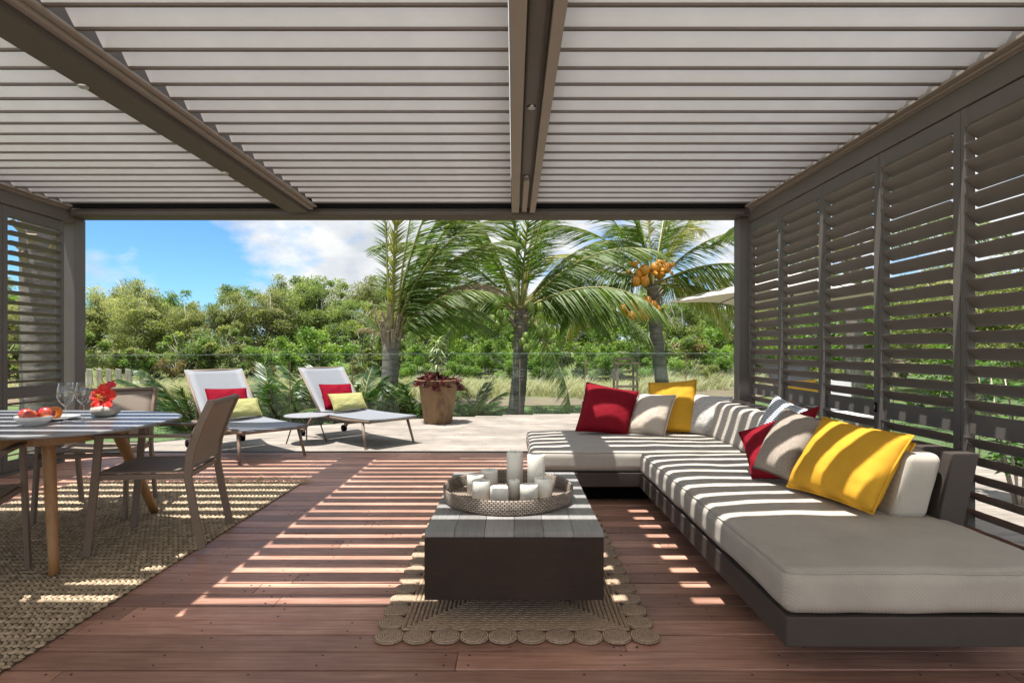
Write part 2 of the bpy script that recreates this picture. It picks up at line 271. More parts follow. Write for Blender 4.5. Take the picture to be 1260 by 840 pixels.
def woven_mat():
    """woven rattan band"""
    m, n, l, b = new_mat('woven_rattan'); b.inputs['Roughness'].default_value = 0.5
    t = n.new('ShaderNodeTexCoord'); br = n.new('ShaderNodeTexBrick')
    at = n.new('ShaderNodeAttribute'); at.attribute_name = 'rnd'
    sx = n.new('ShaderNodeSeparateXYZ'); l.new(t.outputs['Object'], sx.inputs[0])
    cx = n.new('ShaderNodeCombineXYZ')
    m1 = n.new('ShaderNodeMath'); m1.operation = 'MULTIPLY'; m1.inputs[1].default_value = 32; l.new(at.outputs['Fac'], m1.inputs[0])
    m2 = n.new('ShaderNodeMath'); m2.operation = 'MULTIPLY'; m2.inputs[1].default_value = 62; l.new(sx.outputs['Z'], m2.inputs[0])
    l.new(m1.outputs[0], cx.inputs[0]); l.new(m2.outputs[0], cx.inputs[1]); l.new(cx.outputs[0], br.inputs['Vector'])
    br.inputs['Scale'].default_value = 1.6; br.inputs['Brick Width'].default_value = 1.0; br.inputs['Row Height'].default_value = 0.9; br.inputs['Mortar Size'].default_value = 0.2
    br.inputs['Mortar Smooth'].default_value = 1.0
    br.inputs['Color1'].default_value = (0.40, 0.325, 0.26, 1); br.inputs['Color2'].default_value = (0.26, 0.205, 0.165, 1); br.inputs['Mortar'].default_value = (0.03, 0.022, 0.018, 1)
    l.new(br.outputs['Color'], b.inputs['Base Color'])
    bp = n.new('ShaderNodeBump'); bp.invert = True; bp.inputs['Strength'].default_value = 0.9; bp.inputs['Distance'].default_value = 0.004
    l.new(br.outputs['Fac'], bp.inputs['Height']); l.new(bp.outputs[0], b.inputs['Normal'])
    return m
M_WOVEN = woven_mat()

# ------------------------------------------------------------------ mesh helpers
class MB:
    def __init__(self): self.v = []; self.f = []; self.r = []; self.m = []; self.cur = 0; self.mi = 0
    def add(self, vs, fs, rnd=None):
        o = len(self.v); self.v += [tuple(p) for p in vs]
        if isinstance(rnd, (list, tuple)): self.r += list(rnd)
        else: self.r += [self.cur if rnd is None else rnd]*len(vs)
        self.f += [tuple(i+o for i in f) for f in fs]; self.m += [self.mi]*len(fs)
    def box(self, x0, x1, y0, y1, z0, z1, rnd=None):
        self.hexa([(x0,y0,z0),(x1,y0,z0),(x1,y1,z0),(x0,y1,z0),(x0,y0,z1),(x1,y0,z1),(x1,y1,z1),(x0,y1,z1)], rnd)
    def hexa(self, p, rnd=None):
        self.add(p, [(3,2,1,0),(4,5,6,7),(0,1,5,4),(1,2,6,5),(2,3,7,6),(3,0,4,7)], rnd)
    def bar(self, p0, p1, wd, th, up=(0,0,1), p0s=1.0, rnd=None):
        p0, p1, up = Vector(p0), Vector(p1), Vector(up); d = (p1-p0).normalized()
        s = d.cross(up)
        if s.length < 1e-4: s = d.cross(Vector((1,0,0)))
        s.normalize(); u = s.cross(d).normalized()
        pts = []
        for p, k in ((p0, p0s), (p1, 1.0)):
            for a, b in ((-1,-1),(1,-1),(1,1),(-1,1)): pts.append(p + s*a*wd/2*k + u*b*th/2*k)
        self.add(pts, [(3,2,1,0),(4,5,6,7),(0,1,5,4),(1,2,6,5),(2,3,7,6),(3,0,4,7)], rnd)
    def path_bar(self, pts, wd, th, up=(0,0,1)):
        """rectangular bar swept along points (mitred)"""
        pts = [Vector(p) for p in pts]; up = Vector(up); rings = []
        for i, p in enumerate(pts):
            d = ((pts[min(i+1, len(pts)-1)]-pts[max(i-1, 0)])).normalized()
            s = d.cross(up)
            if s.length < 1e-4: s = d.cross(Vector((1,0,0)))
            s.normalize(); u = s.cross(d).normalized()
            rings.append([p + s*a*wd/2 + u*b*th/2 for a, b in ((-1,-1),(1,-1),(1,1),(-1,1))])
        vs = [q for rg in rings for q in rg]; fs = [(3,2,1,0)]
        for i in range(len(pts)-1):
            for k in range(4):
                a = i*4+k; b = i*4+(k+1)%4; fs.append((a, b, b+4, a+4))
        n = (len(pts)-1)*4; fs.append((n, n+1, n+2, n+3)); self.add(vs, fs)
    def tube(self, pts, r, n=10, rnd=None, flat=1.0, closed=False):
        pts = [Vector(p) for p in pts]; k = len(pts); vs = []; prev = None
        for i, p in enumerate(pts):
            if closed: d = (pts[(i+1) % k]-pts[i-1]).normalized()
            else: d = (pts[min(i+1, k-1)]-pts[max(i-1, 0)]).normalized()
            a = prev if prev is not None else (Vector((0,0,1)) if abs(d.z) < 0.9 else Vector((1,0,0)))
            s = d.cross(a)
            if s.length < 1e-4: s = d.cross(Vector((0.3,1,0.2)))
            s.normalize(); u = s.cross(d).normalized(); prev = u
            rr = r[i] if isinstance(r, (list, tuple)) else r
            for j in range(n):
                t = 2*math.pi*j/n; vs.append(p + s*math.cos(t)*rr + u*math.sin(t)*rr*flat)
        fs = []
        for i in range(k if closed else k-1):
            for j in range(n):
                a = i*n+j; b = i*n+(j+1) % n; c = ((i+1) % k)*n
                fs.append((a, b, c+(j+1) % n, c+j))
        if not closed:
            fs.append(tuple(range(n))[::-1]); fs.append(tuple((k-1)*n+j for j in range(n)))
        self.add(vs, fs, rnd)
    def lathe(self, prof, n=32, c=(0,0,0), sx=1.0, sy=1.0, angle_rnd=False):
        vs = []; fs = []; k = len(prof); rr = []
        for j in range(n):
            t = 2*math.pi*j/n
            for (r, z) in prof:
                vs.append((c[0]+r*math.cos(t)*sx, c[1]+r*math.sin(t)*sy, c[2]+z)); rr.append(abs(2*j/n-1)*1.0 if angle_rnd else self.cur)
        for j in range(n):
            for i in range(k-1):
                a = j*k+i; b = ((j+1) % n)*k+i
                fs.append((a, b, b+1, a+1))
        self.add(vs, fs, rr)
    def prism(self, poly, z0, z1):
        n = len(poly)
        vs = [(x, y, z0) for x, y in poly]+[(x, y, z1) for x, y in poly]
        fs = [tuple(range(n))[::-1], tuple(range(n, 2*n))]+[(i, (i+1) % n, n+(i+1) % n, n+i) for i in range(n)]
        self.add(vs, fs)
    def ball(self, c, r, nu=14, nv=9, sz=1.0, dimple=0.0, rnd=None):
        vs = []; fs = []
        for i in range(nv+1):
            ph = math.pi*i/nv
            for j in range(nu):
                t = 2*math.pi*j/nu; rad = math.sin(ph); z = math.cos(ph)*sz
                z -= dimple*max(0, 1-rad*2.2)*(1 if i < nv/2 else -0.6)
                vs.append((c[0]+r*rad*math.cos(t), c[1]+r*rad*math.sin(t), c[2]+r*z))
        for i in range(nv):
            for j in range(nu):
                fs.append((i*nu+j, (i+1)*nu+j, (i+1)*nu+(j+1) % nu, i*nu+(j+1) % nu))
        self.add(vs, fs, rnd)
    def grid(self, pts, nu, nv, rnd=None):
        fs = [(i*nv+j, (i+1)*nv+j, (i+1)*nv+j+1, i*nv+j+1) for i in range(nu-1) for j in range(nv-1)]
        self.add(pts, fs, rnd)

BASE = {}                                    # world matrix of each thing's Empty
def link(o, parent):
    COL.objects.link(o)
    if parent is not None: o.parent = parent
def obj(name, mb, material, parent=None, smooth=False, bevel=0.0, segs=2, world=True, merge=False, loc=None):
    """one mesh object; the MB holds world coordinates unless world=False (then the thing's own ones)"""
    me = bpy.data.meshes.new(name)
    vs = mb.v
    if parent is not None and world:
        root = parent
        while root.parent is not None: root = root.parent
        inv = BASE[root.name].inverted(); vs = [tuple(inv @ Vector(p)) for p in vs]
    elif loc is not None:
        vs = [(p[0]-loc[0], p[1]-loc[1], p[2]-loc[2]) for p in vs]
    me.from_pydata(vs, [], mb.f); me.update()
    at = me.attributes.new('rnd', 'FLOAT', 'POINT'); at.data.foreach_set('value', mb.r)
    for mt in (material if isinstance(material, (list, tuple)) else [material]): me.materials.append(mt)
    if len(me.materials) > 1: me.polygons.foreach_set('material_index', mb.m)
    if merge:
        import bmesh
        bm = bmesh.new(); bm.from_mesh(me); bmesh.ops.remove_doubles(bm, verts=bm.verts, dist=1e-5)
        bmesh.ops.recalc_face_normals(bm, faces=bm.faces); bm.to_mesh(me); bm.free()
    if smooth: me.polygons.foreach_set('use_smooth', [True]*len(me.polygons))
    o = bpy.data.objects.new(name, me); link(o, parent)
    if loc is not None and parent is None:
        o.location = loc; BASE[o.name] = Matrix.Translation(loc)
    elif parent is None: BASE[o.name] = Matrix.Identity(4)
    if bevel:
        bv = o.modifiers.new('bevel', 'BEVEL'); bv.width = bevel; bv.segments = segs; bv.limit_method = 'ANGLE'; bv.angle_limit = R(35)
    return o
def thing(name, label, cat, loc=(0,0,0), rz=0.0, group=None):
    o = bpy.data.objects.new(name, None); COL.objects.link(o); o.empty_display_size = 0.1
    o.location = loc; o.rotation_euler = (0, 0, rz); tag(o, label, cat, group)
    BASE[o.name] = Matrix.Translation(loc) @ Matrix.Rotation(rz, 4, 'Z')
    return o
def tag(o, label=None, cat=None, group=None, kind=None):
    if label: o['label'] = label
    if cat: o['category'] = cat
    if group: o['group'] = group
    if kind: o['kind'] = kind
    return o
def dup(root, loc, rz, label, group=None, scale=None):
    def cp(o, parent):
        c = o.copy(); COL.objects.link(c)
        if parent is not None: c.parent = parent
        for ch in list(o.children): cp(ch, c)
        return c
    r = cp(root, None); r.location = loc; r.rotation_euler = (0, 0, rz); r['label'] = label
    if group: r['group'] = group
    if scale: r.scale = scale if isinstance(scale, tuple) else (scale,)*3
    return r
def struct(name, mb, material, smooth=False, bevel=0):
    return tag(obj(name, mb, material, None, smooth, bevel), kind='structure')

def rounded_box(mb, x0, x1, y0, y1, z0, z1, r, crown=0.0, n=14, wob=0.0, shear=0.0, seed=0):
    """soft cushion block; shear leans it in x with height"""
    lo = Vector((x0,y0,z0)); hi = Vector((x1,y1,z1)); c = (lo+hi)/2; hs = (hi-lo)/2
    def axis(h):
        k = max(6, int(h*2/0.035)); inner = h-r
        a = [-h+r*i/4 for i in range(4)]+[-inner+2*inner*i/k for i in range(k+1)]+[inner+r*(i+1)/4 for i in range(4)]
        return a
    ax = [axis(hs.x), axis(hs.y), axis(hs.z)]
    for fx in range(3):
        u, v = (fx+1) % 3, (fx+2) % 3
        for sg in (-1, 1):
            pts = []
            for a in ax[u]:
                for b in ax[v]:
                    p = Vector((0,0,0)); p[fx] = sg*hs[fx]; p[u] = a; p[v] = b
                    q = Vector([max(-(hs[k]-r), min(hs[k]-r, p[k])) for k in range(3)])
                    d = p-q
                    if d.length > 1e-9: p = q+d.normalized()*r
                    U, V = p.x/hs.x, p.y/hs.y
                    if p.z > 0: p.z += crown*max(0, 1-U**4)*max(0, 1-V**4)*(p.z/hs.z)
                    wpos = c+p
                    if wob:
                        nv = noise.noise_vector(Vector((wpos.x*5+seed, wpos.y*5, wpos.z*5)))
                        nv2 = noise.noise_vector(Vector((wpos.x*13+seed, wpos.y*13, wpos.z*9))); nv3 = noise.noise(Vector((wpos.x*1.7+seed*2, wpos.y*1.7, 0)))
                        wpos = wpos+nv*wob+nv2*wob*0.35+Vector((0, 0, nv3*wob*1.6*max(0, p.z/hs.z)))
                    wpos.x += shear*(wpos.z-z0)
                    pts.append(wpos)
            nu_, nv_ = len(ax[u]), len(ax[v])
            fs = []
            for i in range(nu_-1):
                for j in range(nv_-1):
                    q = (i*nv_+j, (i+1)*nv_+j, (i+1)*nv_+j+1, i*nv_+j+1)
                    fs.append(q if sg > 0 else q[::-1])
            mb.add(pts, fs)

def pillow(label, corners, thick, material, pipe=None, group=None, seed=0, wrinkle=0.0042, pinch=0.055, name='throw_pillow'):
    """corners BL, BR, TR, TL in world space; puffed both ways, concave edges, pointed ears"""
    bl, br, tr, tl = [Vector(c) for c in corners]
    nrm = ((br-bl).cross(tl-bl)).normalized(); n = 25; mb = MB(); edge = {}
    base = (bl+br)/2; base.z = min(bl.z, br.z)
    for sgn in (1, -1):
        pts = []; rr = []
        for i in range(n):
            for j in range(n):
                u = -1+2*i/(n-1); v = -1+2*j/(n-1)
                u2 = u*(1-pinch*(1-v*v)); v2 = v*(1-pinch*(1-u*u))
                s, t = (u2+1)/2, (v2+1)/2
                p = bl*(1-s)*(1-t)+br*s*(1-t)+tr*s*t+tl*(1-s)*t
                prof = (max(0, (1-u*u))*max(0, (1-v*v)))**0.42
                sag = 1+0.22*(-v)
                wr = noise.noise(Vector((u*2.3+seed*3.1, v*2.3, sgn*2+seed)))*wrinkle*1.3+noise.noise(Vector((u*6+seed, v*6, sgn*5)))*wrinkle
                rad = math.hypot(u, v)
                wr += wrinkle*0.3*math.sin(14*math.atan2(v, u)+seed)*max(0, rad-0.45)
                q = p+nrm*sgn*(thick/2*prof*sag+wr*min(1, prof*1.6))
                pts.append(q); rr.append((v+1)/2)
                if sgn == 1 and (i in (0, n-1) or j in (0, n-1)): edge[(i, j)] = q
        fs = []
        for i in range(n-1):
            for j in range(n-1):
                q = (i*n+j, (i+1)*n+j, (i+1)*n+j+1, i*n+j+1); fs.append(q if sgn > 0 else q[::-1])
        mb.add(pts, fs, rr)
    o = obj(name, mb, material, None, True, merge=True, loc=tuple(base)); tag(o, label, 'pillow', group)
    loop = [edge[(i, 0)] for i in range(n)]+[edge[(n-1, j)] for j in range(1, n)]+[edge[(i, n-1)] for i in range(n-2, -1, -1)]+[edge[(0, j)] for j in range(n-2, 0, -1)]
    pb = MB(); pb.tube(loop, 0.005, 6, closed=True)
    obj('piping', pb, pipe or material, o, True)
    return o

# ------------------------------------------------------------------ ground, lawn, track
def tz(x, y):
    z = -0.45
    if y > 21: z += 2.4*min(1, (y-21)/26)**1.3
    if x > 12: z += min(1.2, (x-12)*0.05)
    return z + (0.05*noise.noise(Vector((x*0.4, y*0.4, 0))) if y > 20 else 0)
def lin(a, b, n): return [a+(b-a)*i/(n-1) for i in range(n)]
xs = [-700, -300, -140, -80]+lin(-50, 50, 60)+[80, 140, 300, 700]
ys = [-500, -120, -30]+lin(-12, 60, 60)+[80, 120, 200, 400, 900]
mb = MB(); mb.grid([(x, y, tz(x, min(y, 60))) for x in xs for y in ys], len(xs), len(ys))
struct('ground', mb, M_GROUND, True)
def ribbon(name, pts, material, dz):
    mb = MB(); vs = []
    for (xa, ya, xb, yb) in pts:
        for k in range(5):
            t = k/4; x = xa+(xb-xa)*t; y = ya+(yb-ya)*t; vs.append((x, y, tz(x, y)+dz))
    mb.grid(vs, len(pts), 5); return struct(name, mb, material, True)
ribbon('lawn', [(x, 2.0 if x > 5.2 else 6.0, x, 16.4+0.25*math.sin(x*0.7)+max(0, x-3)*0.62) for x in lin(-30, 30, 61)], M_LAWN, 0.012)
ribbon('dirt_track', [(x, 16.1+0.25*math.sin(x*0.7)+max(0, x-3)*0.62, x, 18.6+0.3*math.sin(x*0.9+1)+max(0, x-3)*0.75) for x in lin(-30, 30, 61)], M_DIRT, 0.03)

# ------------------------------------------------------------------ decks
EDGE = [(-5.6, 6.0), (-5.05, 6.6), (-4.2, 7.5), (-3.35, 8.5), (-2.6, 9.15), (-1.25, 9.8), (0.1, 10.2), (1.3, 10.45), (3.2, 10.6), (5.0, 10.6)]
def edge_x(y):
    if y <= EDGE[0][1]: return EDGE[0][0]
    for (xa, ya), (xb, yb) in zip(EDGE, EDGE[1:]):
        if ya <= y <= yb and yb > ya: return xa+(xb-xa)*(y-ya)/(yb-ya)
    return 5.0
PITCH = 0.129
mb = MB(); sc_mb = MB(); rnd = random.Random(3)
y = 2.076-22*PITCH
row = 0
while y < 6.36:
    x = -4.95+rnd.uniform(-2.2, 0)
    while x < 2.62:
        ln = rnd.choice((1.9, 2.4, 2.9, 3.4)); a = max(x, -4.95); b = min(x+ln, 2.64)
        if b-a > 0.05:
            r = rnd.random(); dz = rnd.uniform(-0.0012, 0.0012)
            mb.box(a+0.0012, b-0.0012, y+0.0050, y+PITCH-0.0050, -0.024, dz, r)
            for xe in ((a+0.045), (b-0.045)):
                for yo in (0.03, PITCH-0.03):
                    sc_mb.lathe([(0.0, 0.0022), (0.0045, 0.0022), (0.005, 0.001)], 8, (xe, y+yo, 0))
            k = a+rnd.uniform(0.5, 0.7)
            while k < b-0.3:
                for yo in (0.03, PITCH-0.03): sc_mb.lathe([(0.0, 0.0018), (0.0045, 0.0018), (0.005, 0.001)], 7, (k, y+yo, 0))
                k += 0.6
        x += ln
    y += PITCH
deck = struct('deck', mb, M_DECK, bevel=0.002)
obj('screws', sc_mb, mat('dark_screw', (0.05, 0.03, 0.025), rough=0.5), deck)
Y_STEP = y
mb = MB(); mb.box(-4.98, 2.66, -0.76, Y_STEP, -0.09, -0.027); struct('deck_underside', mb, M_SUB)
mb = MB(); mb.box(-4.95, 2.64, Y_STEP+0.004, Y_STEP+0.075, -0.03, 0.004); struct('threshold_strip', mb, mat('dark_track', (0.03, 0.03, 0.032), rough=0.5))
mb = MB(); y = Y_STEP+0.08; first = y; rnd = random.Random(11)
while y < 10.55:
    x0 = max(edge_x(y+0.07), -5.6); x = x0
    while x < 5.0:
        ln = rnd.choice((1.8, 2.5, 3.2)); b = min(x+ln, 5.0)
        if b-x > 0.04: mb.box(x+0.001, b-0.001, y+0.0025, y+0.1375, -0.024, 0.002+rnd.uniform(-0.001, 0.001), rnd.random())
        x += ln
    y += 0.14
y = first-0.14
while y > -0.6:
    x = 2.70
    while x < 5.0:
        ln = rnd.choice((1.2, 1.8, 2.5)); b = min(x+ln, 5.0)
        if b-x > 0.04: mb.box(x+0.001, b-0.001, y+0.0025, y+0.1375, -0.024, 0.002, rnd.random())
        x += ln
    y -= 0.14
struct('terrace_deck', mb, M_WEATHER, bevel=0.002)
mb = MB(); poly = [(-5.62, first)]+[(x-0.0, y-0.02) for x, y in EDGE if y > first]+[(5.0, first)]
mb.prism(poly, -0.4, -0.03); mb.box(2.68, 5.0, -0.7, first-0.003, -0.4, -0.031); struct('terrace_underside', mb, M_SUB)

# ------------------------------------------------------------------ house roof behind the camera (shades the foreground)
hs_ = thing('house', 'deep white eaves of the house over the near end of the deck', 'house', (-1, 0, 0))
mb = MB(); mb.box(-6.2, 4.2, -1.5, 2.14, 2.78, 2.98); obj('roof', mb, M_WALLP, hs_)  # unseen roof; rear edge cut back to let fill light in
for x in (-6.0, 4.0):
    mb = MB(); mb.box(x-0.12, x+0.12, -1.45, -1.21, -0.4, 2.779); obj('column', mb, M_WALLP, hs_)
mb = MB(); mb.box(-14, 14, -14, -0.78, -0.44, -0.02); struct('bounce_paving', mb, mat('pale_bounce', (0.68, 0.63, 0.55), (0.62, 0.57, 0.50), rough=0.8, scale=2))  # added out of view, sunlit pale surface bouncing fill under the roof

# ------------------------------------------------------------------ pergola
pg = thing('pergola', 'taupe aluminium pergola with open pale louvres over the timber deck', 'pergola', (-1.1, 6.12, 0))
for (x0, x1) in ((-4.76, -4.63), (2.383, 2.52)):
    mb = MB(); mb.box(x0, x1, 6.05, 6.2, 0.001, 2.553); obj('post', mb, M_TAUPE, pg, bevel=0.006)
mb = MB(); mb.box(-4.80, 2.60, 5.985, 6.2, 2.556, 2.90); mb.box(-4.60, 2.40, 5.95, 5.984, 2.556, 2.60)
mb.box(-4.60, 2.40, 5.962, 5.984, 2.604, 2.622)
obj('front_beam', mb, M_BEAM, pg, bevel=0.004)
mb = MB(); mb.box(-4.58, 2.41, 5.93, 5.96, 2.63, 2.76); mb.box(-4.58, 2.41, 5.80, 5.984, 2.88, 2.895); obj('gutter', mb, M_BLACK, pg)
def long_beam(xa, xb, side_l, side_r, name='beam'):
    """a long beam running away from the house; ledge mouldings along its louvre sides"""
    mb = MB(); mb.box(xa, xb, 2.16, 5.86, 2.562, 2.60); mb.box(xa+0.02, xb-0.02, 2.16, 5.92, 2.60, 2.90)
    o = obj(name, mb, M_BEAM, pg, bevel=0.003)
    for s, on in ((-1, side_l), (1, side_r)):
        if not on: continue
        e = xa if s < 0 else xb
        m2 = MB()
        a, b = sorted((e+s*0.001, e+s*0.045)); m2.box(a, b, 2.16, 5.90, 2.60, 2.622)
        a, b = sorted((e+s*0.030, e+s*0.085)); m2.box(a, b, 2.16, 5.90, 2.623, 2.640)
        obj('moulding', m2, M_MOULD, o, bevel=0.004)
    return o
b1 = long_beam(-2.31, -2.11, True, True)
# centre double beam: two flanges with a recess between
mb = MB(); mb.box(-0.02, 0.056, 2.16, 5.94, 2.575, 2.90); mb.box(0.166, 0.222, 2.16, 5.94, 2.575, 2.90)
b2 = obj('double_beam', mb, M_MOULD, pg, bevel=0.004)
mb = MB(); mb.box(0.058, 0.164, 2.16, 5.94, 2.625, 2.66); obj('recess', mb, M_TAUPE, b2)
mb = MB(); mb.box(0.066, 0.074, 2.16, 5.94, 2.60, 2.624); mb.box(0.146, 0.152, 2.16, 5.94, 2.60, 2.624); obj('rail', mb, M_BEAM, b2)
mb = MB(); mb.box(0.085, 0.135, 4.85, 5.948, 2.585, 2.6235); obj('cover_strip', mb, M_MOULD, b2, bevel=0.003)
for (x, y_, z) in ((0.11, 3.46, 2.625), (0.11, 4.84, 2.62), (-2.29, 3.05, 2.562), (-2.29, 4.55, 2.562)):
    mb = MB(); mb.lathe([(0.0, -0.004), (0.014, -0.005), (0.016, -0.010), (0.024, -0.010), (0.026, -0.006), (0.027, 0.0)], 20, (x, y_, z)); obj('spotlight', mb, M_CHROME, pg, True)
# side beams over the shutters
for (xa, xb, s) in ((2.47, 2.60, -1), (-4.78, -4.64, 1)):
    mb = MB(); mb.box(xa, xb, 2.16, 6.048, 2.49, 2.61); mb.box(xa+(0.02 if s < 0 else 0), xb-(0 if s < 0 else 0.02), 2.16, 5.98, 2.61, 2.90)
    o = obj('side_beam', mb, M_TAUPE, pg, bevel=0.004)
    e = xa if s < 0 else xb
    m2 = MB()
    a, b = sorted((e+s*0.003, e-s*0.018)); m2.box(a, b, 2.16, 5.948, 2.612, 2.64)
    a, b = sorted((e+s*0.004, e+s*0.035)); m2.box(a, b, 2.16, 5.948, 2.618, 2.632)
    a, b = sorted((e+s*0.025, e+s*0.075)); m2.box(a, b, 2.16, 5.948, 2.633, 2.652)
    obj('moulding', m2, M_MOULD, o, bevel=0.003)
def louvre_mb(x0, x1):
    """blade: upper edge towards the house, lower edge with a dark lip away from it (own origin at the lip)"""
    mb = MB(); prof = []
    nseg = 8; CH, TH = 0.200, 0.012; th = R(50)
    top = []; bot = []
    for i in range(nseg+1):
        t = i/nseg; s = t*CH; bow = 0.010*math.sin(math.pi*t)
        yb, zb = -s*math.cos(th), s*math.sin(th)
        nx, nz = -math.sin(th), -math.cos(th)      # towards the room
        bot.append((yb+nx*bow, zb+nz*bow)); top.append((yb+nx*bow-nx*TH*(0.3+0.7*math.sin(math.pi*t)), zb+nz*bow-nz*TH*(0.3+0.7*math.sin(math.pi*t))))
    loop = bot+top[::-1]; n = len(loop)
    vs = [(x0, a, b) for a, b in loop]+[(x1, a, b) for a, b in loop]
    fs = [(i, (i+1) % n, n+(i+1) % n, n+i) for i in range(n)]+[tuple(range(n))[::-1], tuple(range(n, 2*n))]
    mb.add(vs, fs)
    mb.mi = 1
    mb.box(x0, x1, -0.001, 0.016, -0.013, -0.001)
    return mb
BAYS = ((-4.58, -2.385), (-2.035, -0.026), (0.228, 2.425))
lou = []
for (x0, x1) in BAYS:
    cx = (x0+x1)/2
    for k in range(20):
        yl = 5.80-0.185*k
        if k == 0:
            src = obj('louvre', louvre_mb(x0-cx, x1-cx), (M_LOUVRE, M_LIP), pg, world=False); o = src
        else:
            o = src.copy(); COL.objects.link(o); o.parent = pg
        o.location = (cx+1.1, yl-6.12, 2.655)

# ------------------------------------------------------------------ shutters
def shutter(xw, y0, y1, inward, label, pivot_deg, group, latch=False):
    """louvred shutter panel in the plane x=xw; inward = direction of the room along x"""
    t = thing('shutter_panel', label, 'shutter', (xw, (y0+y1)/2, 0), 0, group)
    tk = 0.045; a, b = xw-tk/2, xw+tk/2
    ZB, ZM0, ZM1, ZT0, ZT1 = 0.03, 0.70, 0.81, 2.385, 2.486
    sw = 0.052
    mb = MB()
    mb.box(a, b, y0+0.002, y0+sw, ZB, ZT1); mb.box(a, b, y1-sw, y1-0.002, ZB, ZT1)
    mb.box(a+0.002, b-0.002, y0+sw, y1-sw, ZT0, ZT1-0.001); mb.box(a+0.0125, b-0.0125, y0+sw, y1-sw, ZM0, ZM1); mb.box(a+0.002, b-0.002, y0+sw, y1-sw, ZB+0.001, 0.13)
    obj('frame', mb, M_TAUPE, t, bevel=0.003)
    pv = R(pivot_deg)
    for (za, zb, nb) in ((ZM1, ZT0, 17), (0.13, ZM0, 6)):
        m2 = MB(); pitch = (zb-za)/nb; C = 0.097
        for k in range(nb):
            zc = za+(k+0.5)*pitch
            prof = []
            for i in range(9):
                s = -1+2*i/8; hh = 0.0055*math.sqrt(max(0, 1-s*s))+0.0006; prof.append((s*C/2, hh))
            loop = [(p, h) for p, h in prof]+[(p, -h) for p, h in prof[::-1]]
            vs = []
            for yy in (y0+sw+0.003, y1-sw-0.003):
                for (p, h) in loop:
                    # p>0 is the room edge and sits high
                    vs.append((xw+inward*(p*math.cos(pv)-h*math.sin(pv)), yy, zc+p*math.sin(pv)+h*math.cos(pv)))
            n = len(loop)
            m2.add(vs, [(i, (i+1) % n, n+(i+1) % n, n+i) for i in range(n)]+[tuple(range(n))[::-1], tuple(range(n, 2*n))])
        obj('louvres', m2, M_BLADE, t)
        m3 = MB()                                   # linkage strip with pivots on the stile
        yl = y1-sw-0.006
        xr = xw+inward*(C/2*math.cos(pv)+0.004)
        m3.bar((xr, yl, za+0.03), (xr, yl, zb-0.01), 0.006, 0.004)
        for k in range(nb):
            zc = za+(k+0.5)*pitch+C/2*math.sin(pv); m3.box(xr-0.006, xr+0.006, yl-0.010, yl+0.004, zc-0.006, zc+0.006)
        obj('control_rod', m3, M_TAUPE, t)
    if latch:
        m4 = MB(); xl = xw+inward*(tk/2+0.004); m4.box(xl-0.004, xl+0.004, y0+0.016, y0+0.036, 0.735, 0.80); obj('latch', m4, M_BLACK, t, bevel=0.002)
        m5 = MB(); m5.box(xl+inward*0.0045-0.003, xl+inward*0.0045+0.003, y0+0.022, y0+0.030, 0.755, 0.785); obj('latch_lever', m5, M_CHROME, t)
    return t
GR = 'louvred shutters along the sofa wall'
YB = [6.03, 5.32, 4.605, 3.89, 3.18, 2.465]
LB = ['dark louvred shutter next to the front pergola post, behind the striped cushion', 'dark louvred shutter second from the front pergola post, parasol showing through it',
      'dark louvred shutter with brass latch in the middle of the sofa wall', 'dark louvred shutter behind the large yellow pillow, square sun patches on its rail',
      'nearest dark louvred shutter of the sofa wall, leafy shrub showing through it']
for i in range(5):
    shutter(2.50, YB[i+1], YB[i], -1, LB[i], 42, GR, latch=(i == 2))
shutter(-4.68, 5.225, 5.94, 1, 'louvred shutter with opened blades behind the dining table', 17, 'louvred shutters on the dining side')
shutter(-4.68, 4.51, 5.225, 1, 'louvred shutter on the dining side, only its stile at the picture edge', 17, 'louvred shutters on the dining side')
for (xw, ya, yb) in ((2.50, 2.46, 6.03), (-4.68, 4.5, 5.94)):
    mb = MB(); mb.box(xw-0.03, xw+0.03, ya, yb, 0.003, 0.027); obj('floor_track', mb, M_TAUPE, pg)

# ------------------------------------------------------------------ sofa
sf = thing('corner_sofa', 'low L-shaped corner sofa with ecru cushions on a dark taupe frame', 'sofa', (1.4, 3.6, 0))
mb = MB(); mb.box(0.935, 1.95, 1.965, 4.255, 0.14, 0.243); obj('base', mb, M_SOFA, sf, bevel=0.004)
mb = MB(); mb.box(0.16, 1.95, 4.26, 5.45, 0.14, 0.243); obj('base', mb, M_SOFA, sf, bevel=0.004)
mb = MB(); mb.box(1.30, 1.85, 2.32, 4.30, 0.002, 0.139); mb.box(0.4, 1.85, 4.45, 5.35, 0.003, 0.138); obj('plinth', mb, M_BLACK, sf)
mb = MB(); mb.hexa([(1.845,2.53,0.244),(1.955,2.53,0.244),(1.955,5.46,0.244),(1.845,5.46,0.244),(1.945,2.53,0.70),(2.06,2.53,0.70),(2.06,5.46,0.70),(1.945,5.46,0.70)])
obj('back_panel', mb, M_SOFA, sf, bevel=0.006)
mb = MB(); mb.hexa([(0.66,5.36,0.244),(1.84,5.36,0.244),(1.84,5.45,0.244),(0.66,5.45,0.244),(0.66,5.44,0.66),(1.93,5.44,0.66),(1.93,5.54,0.66),(0.66,5.54,0.66)])
obj('back_panel', mb, M_SOFA, sf, bevel=0.006)
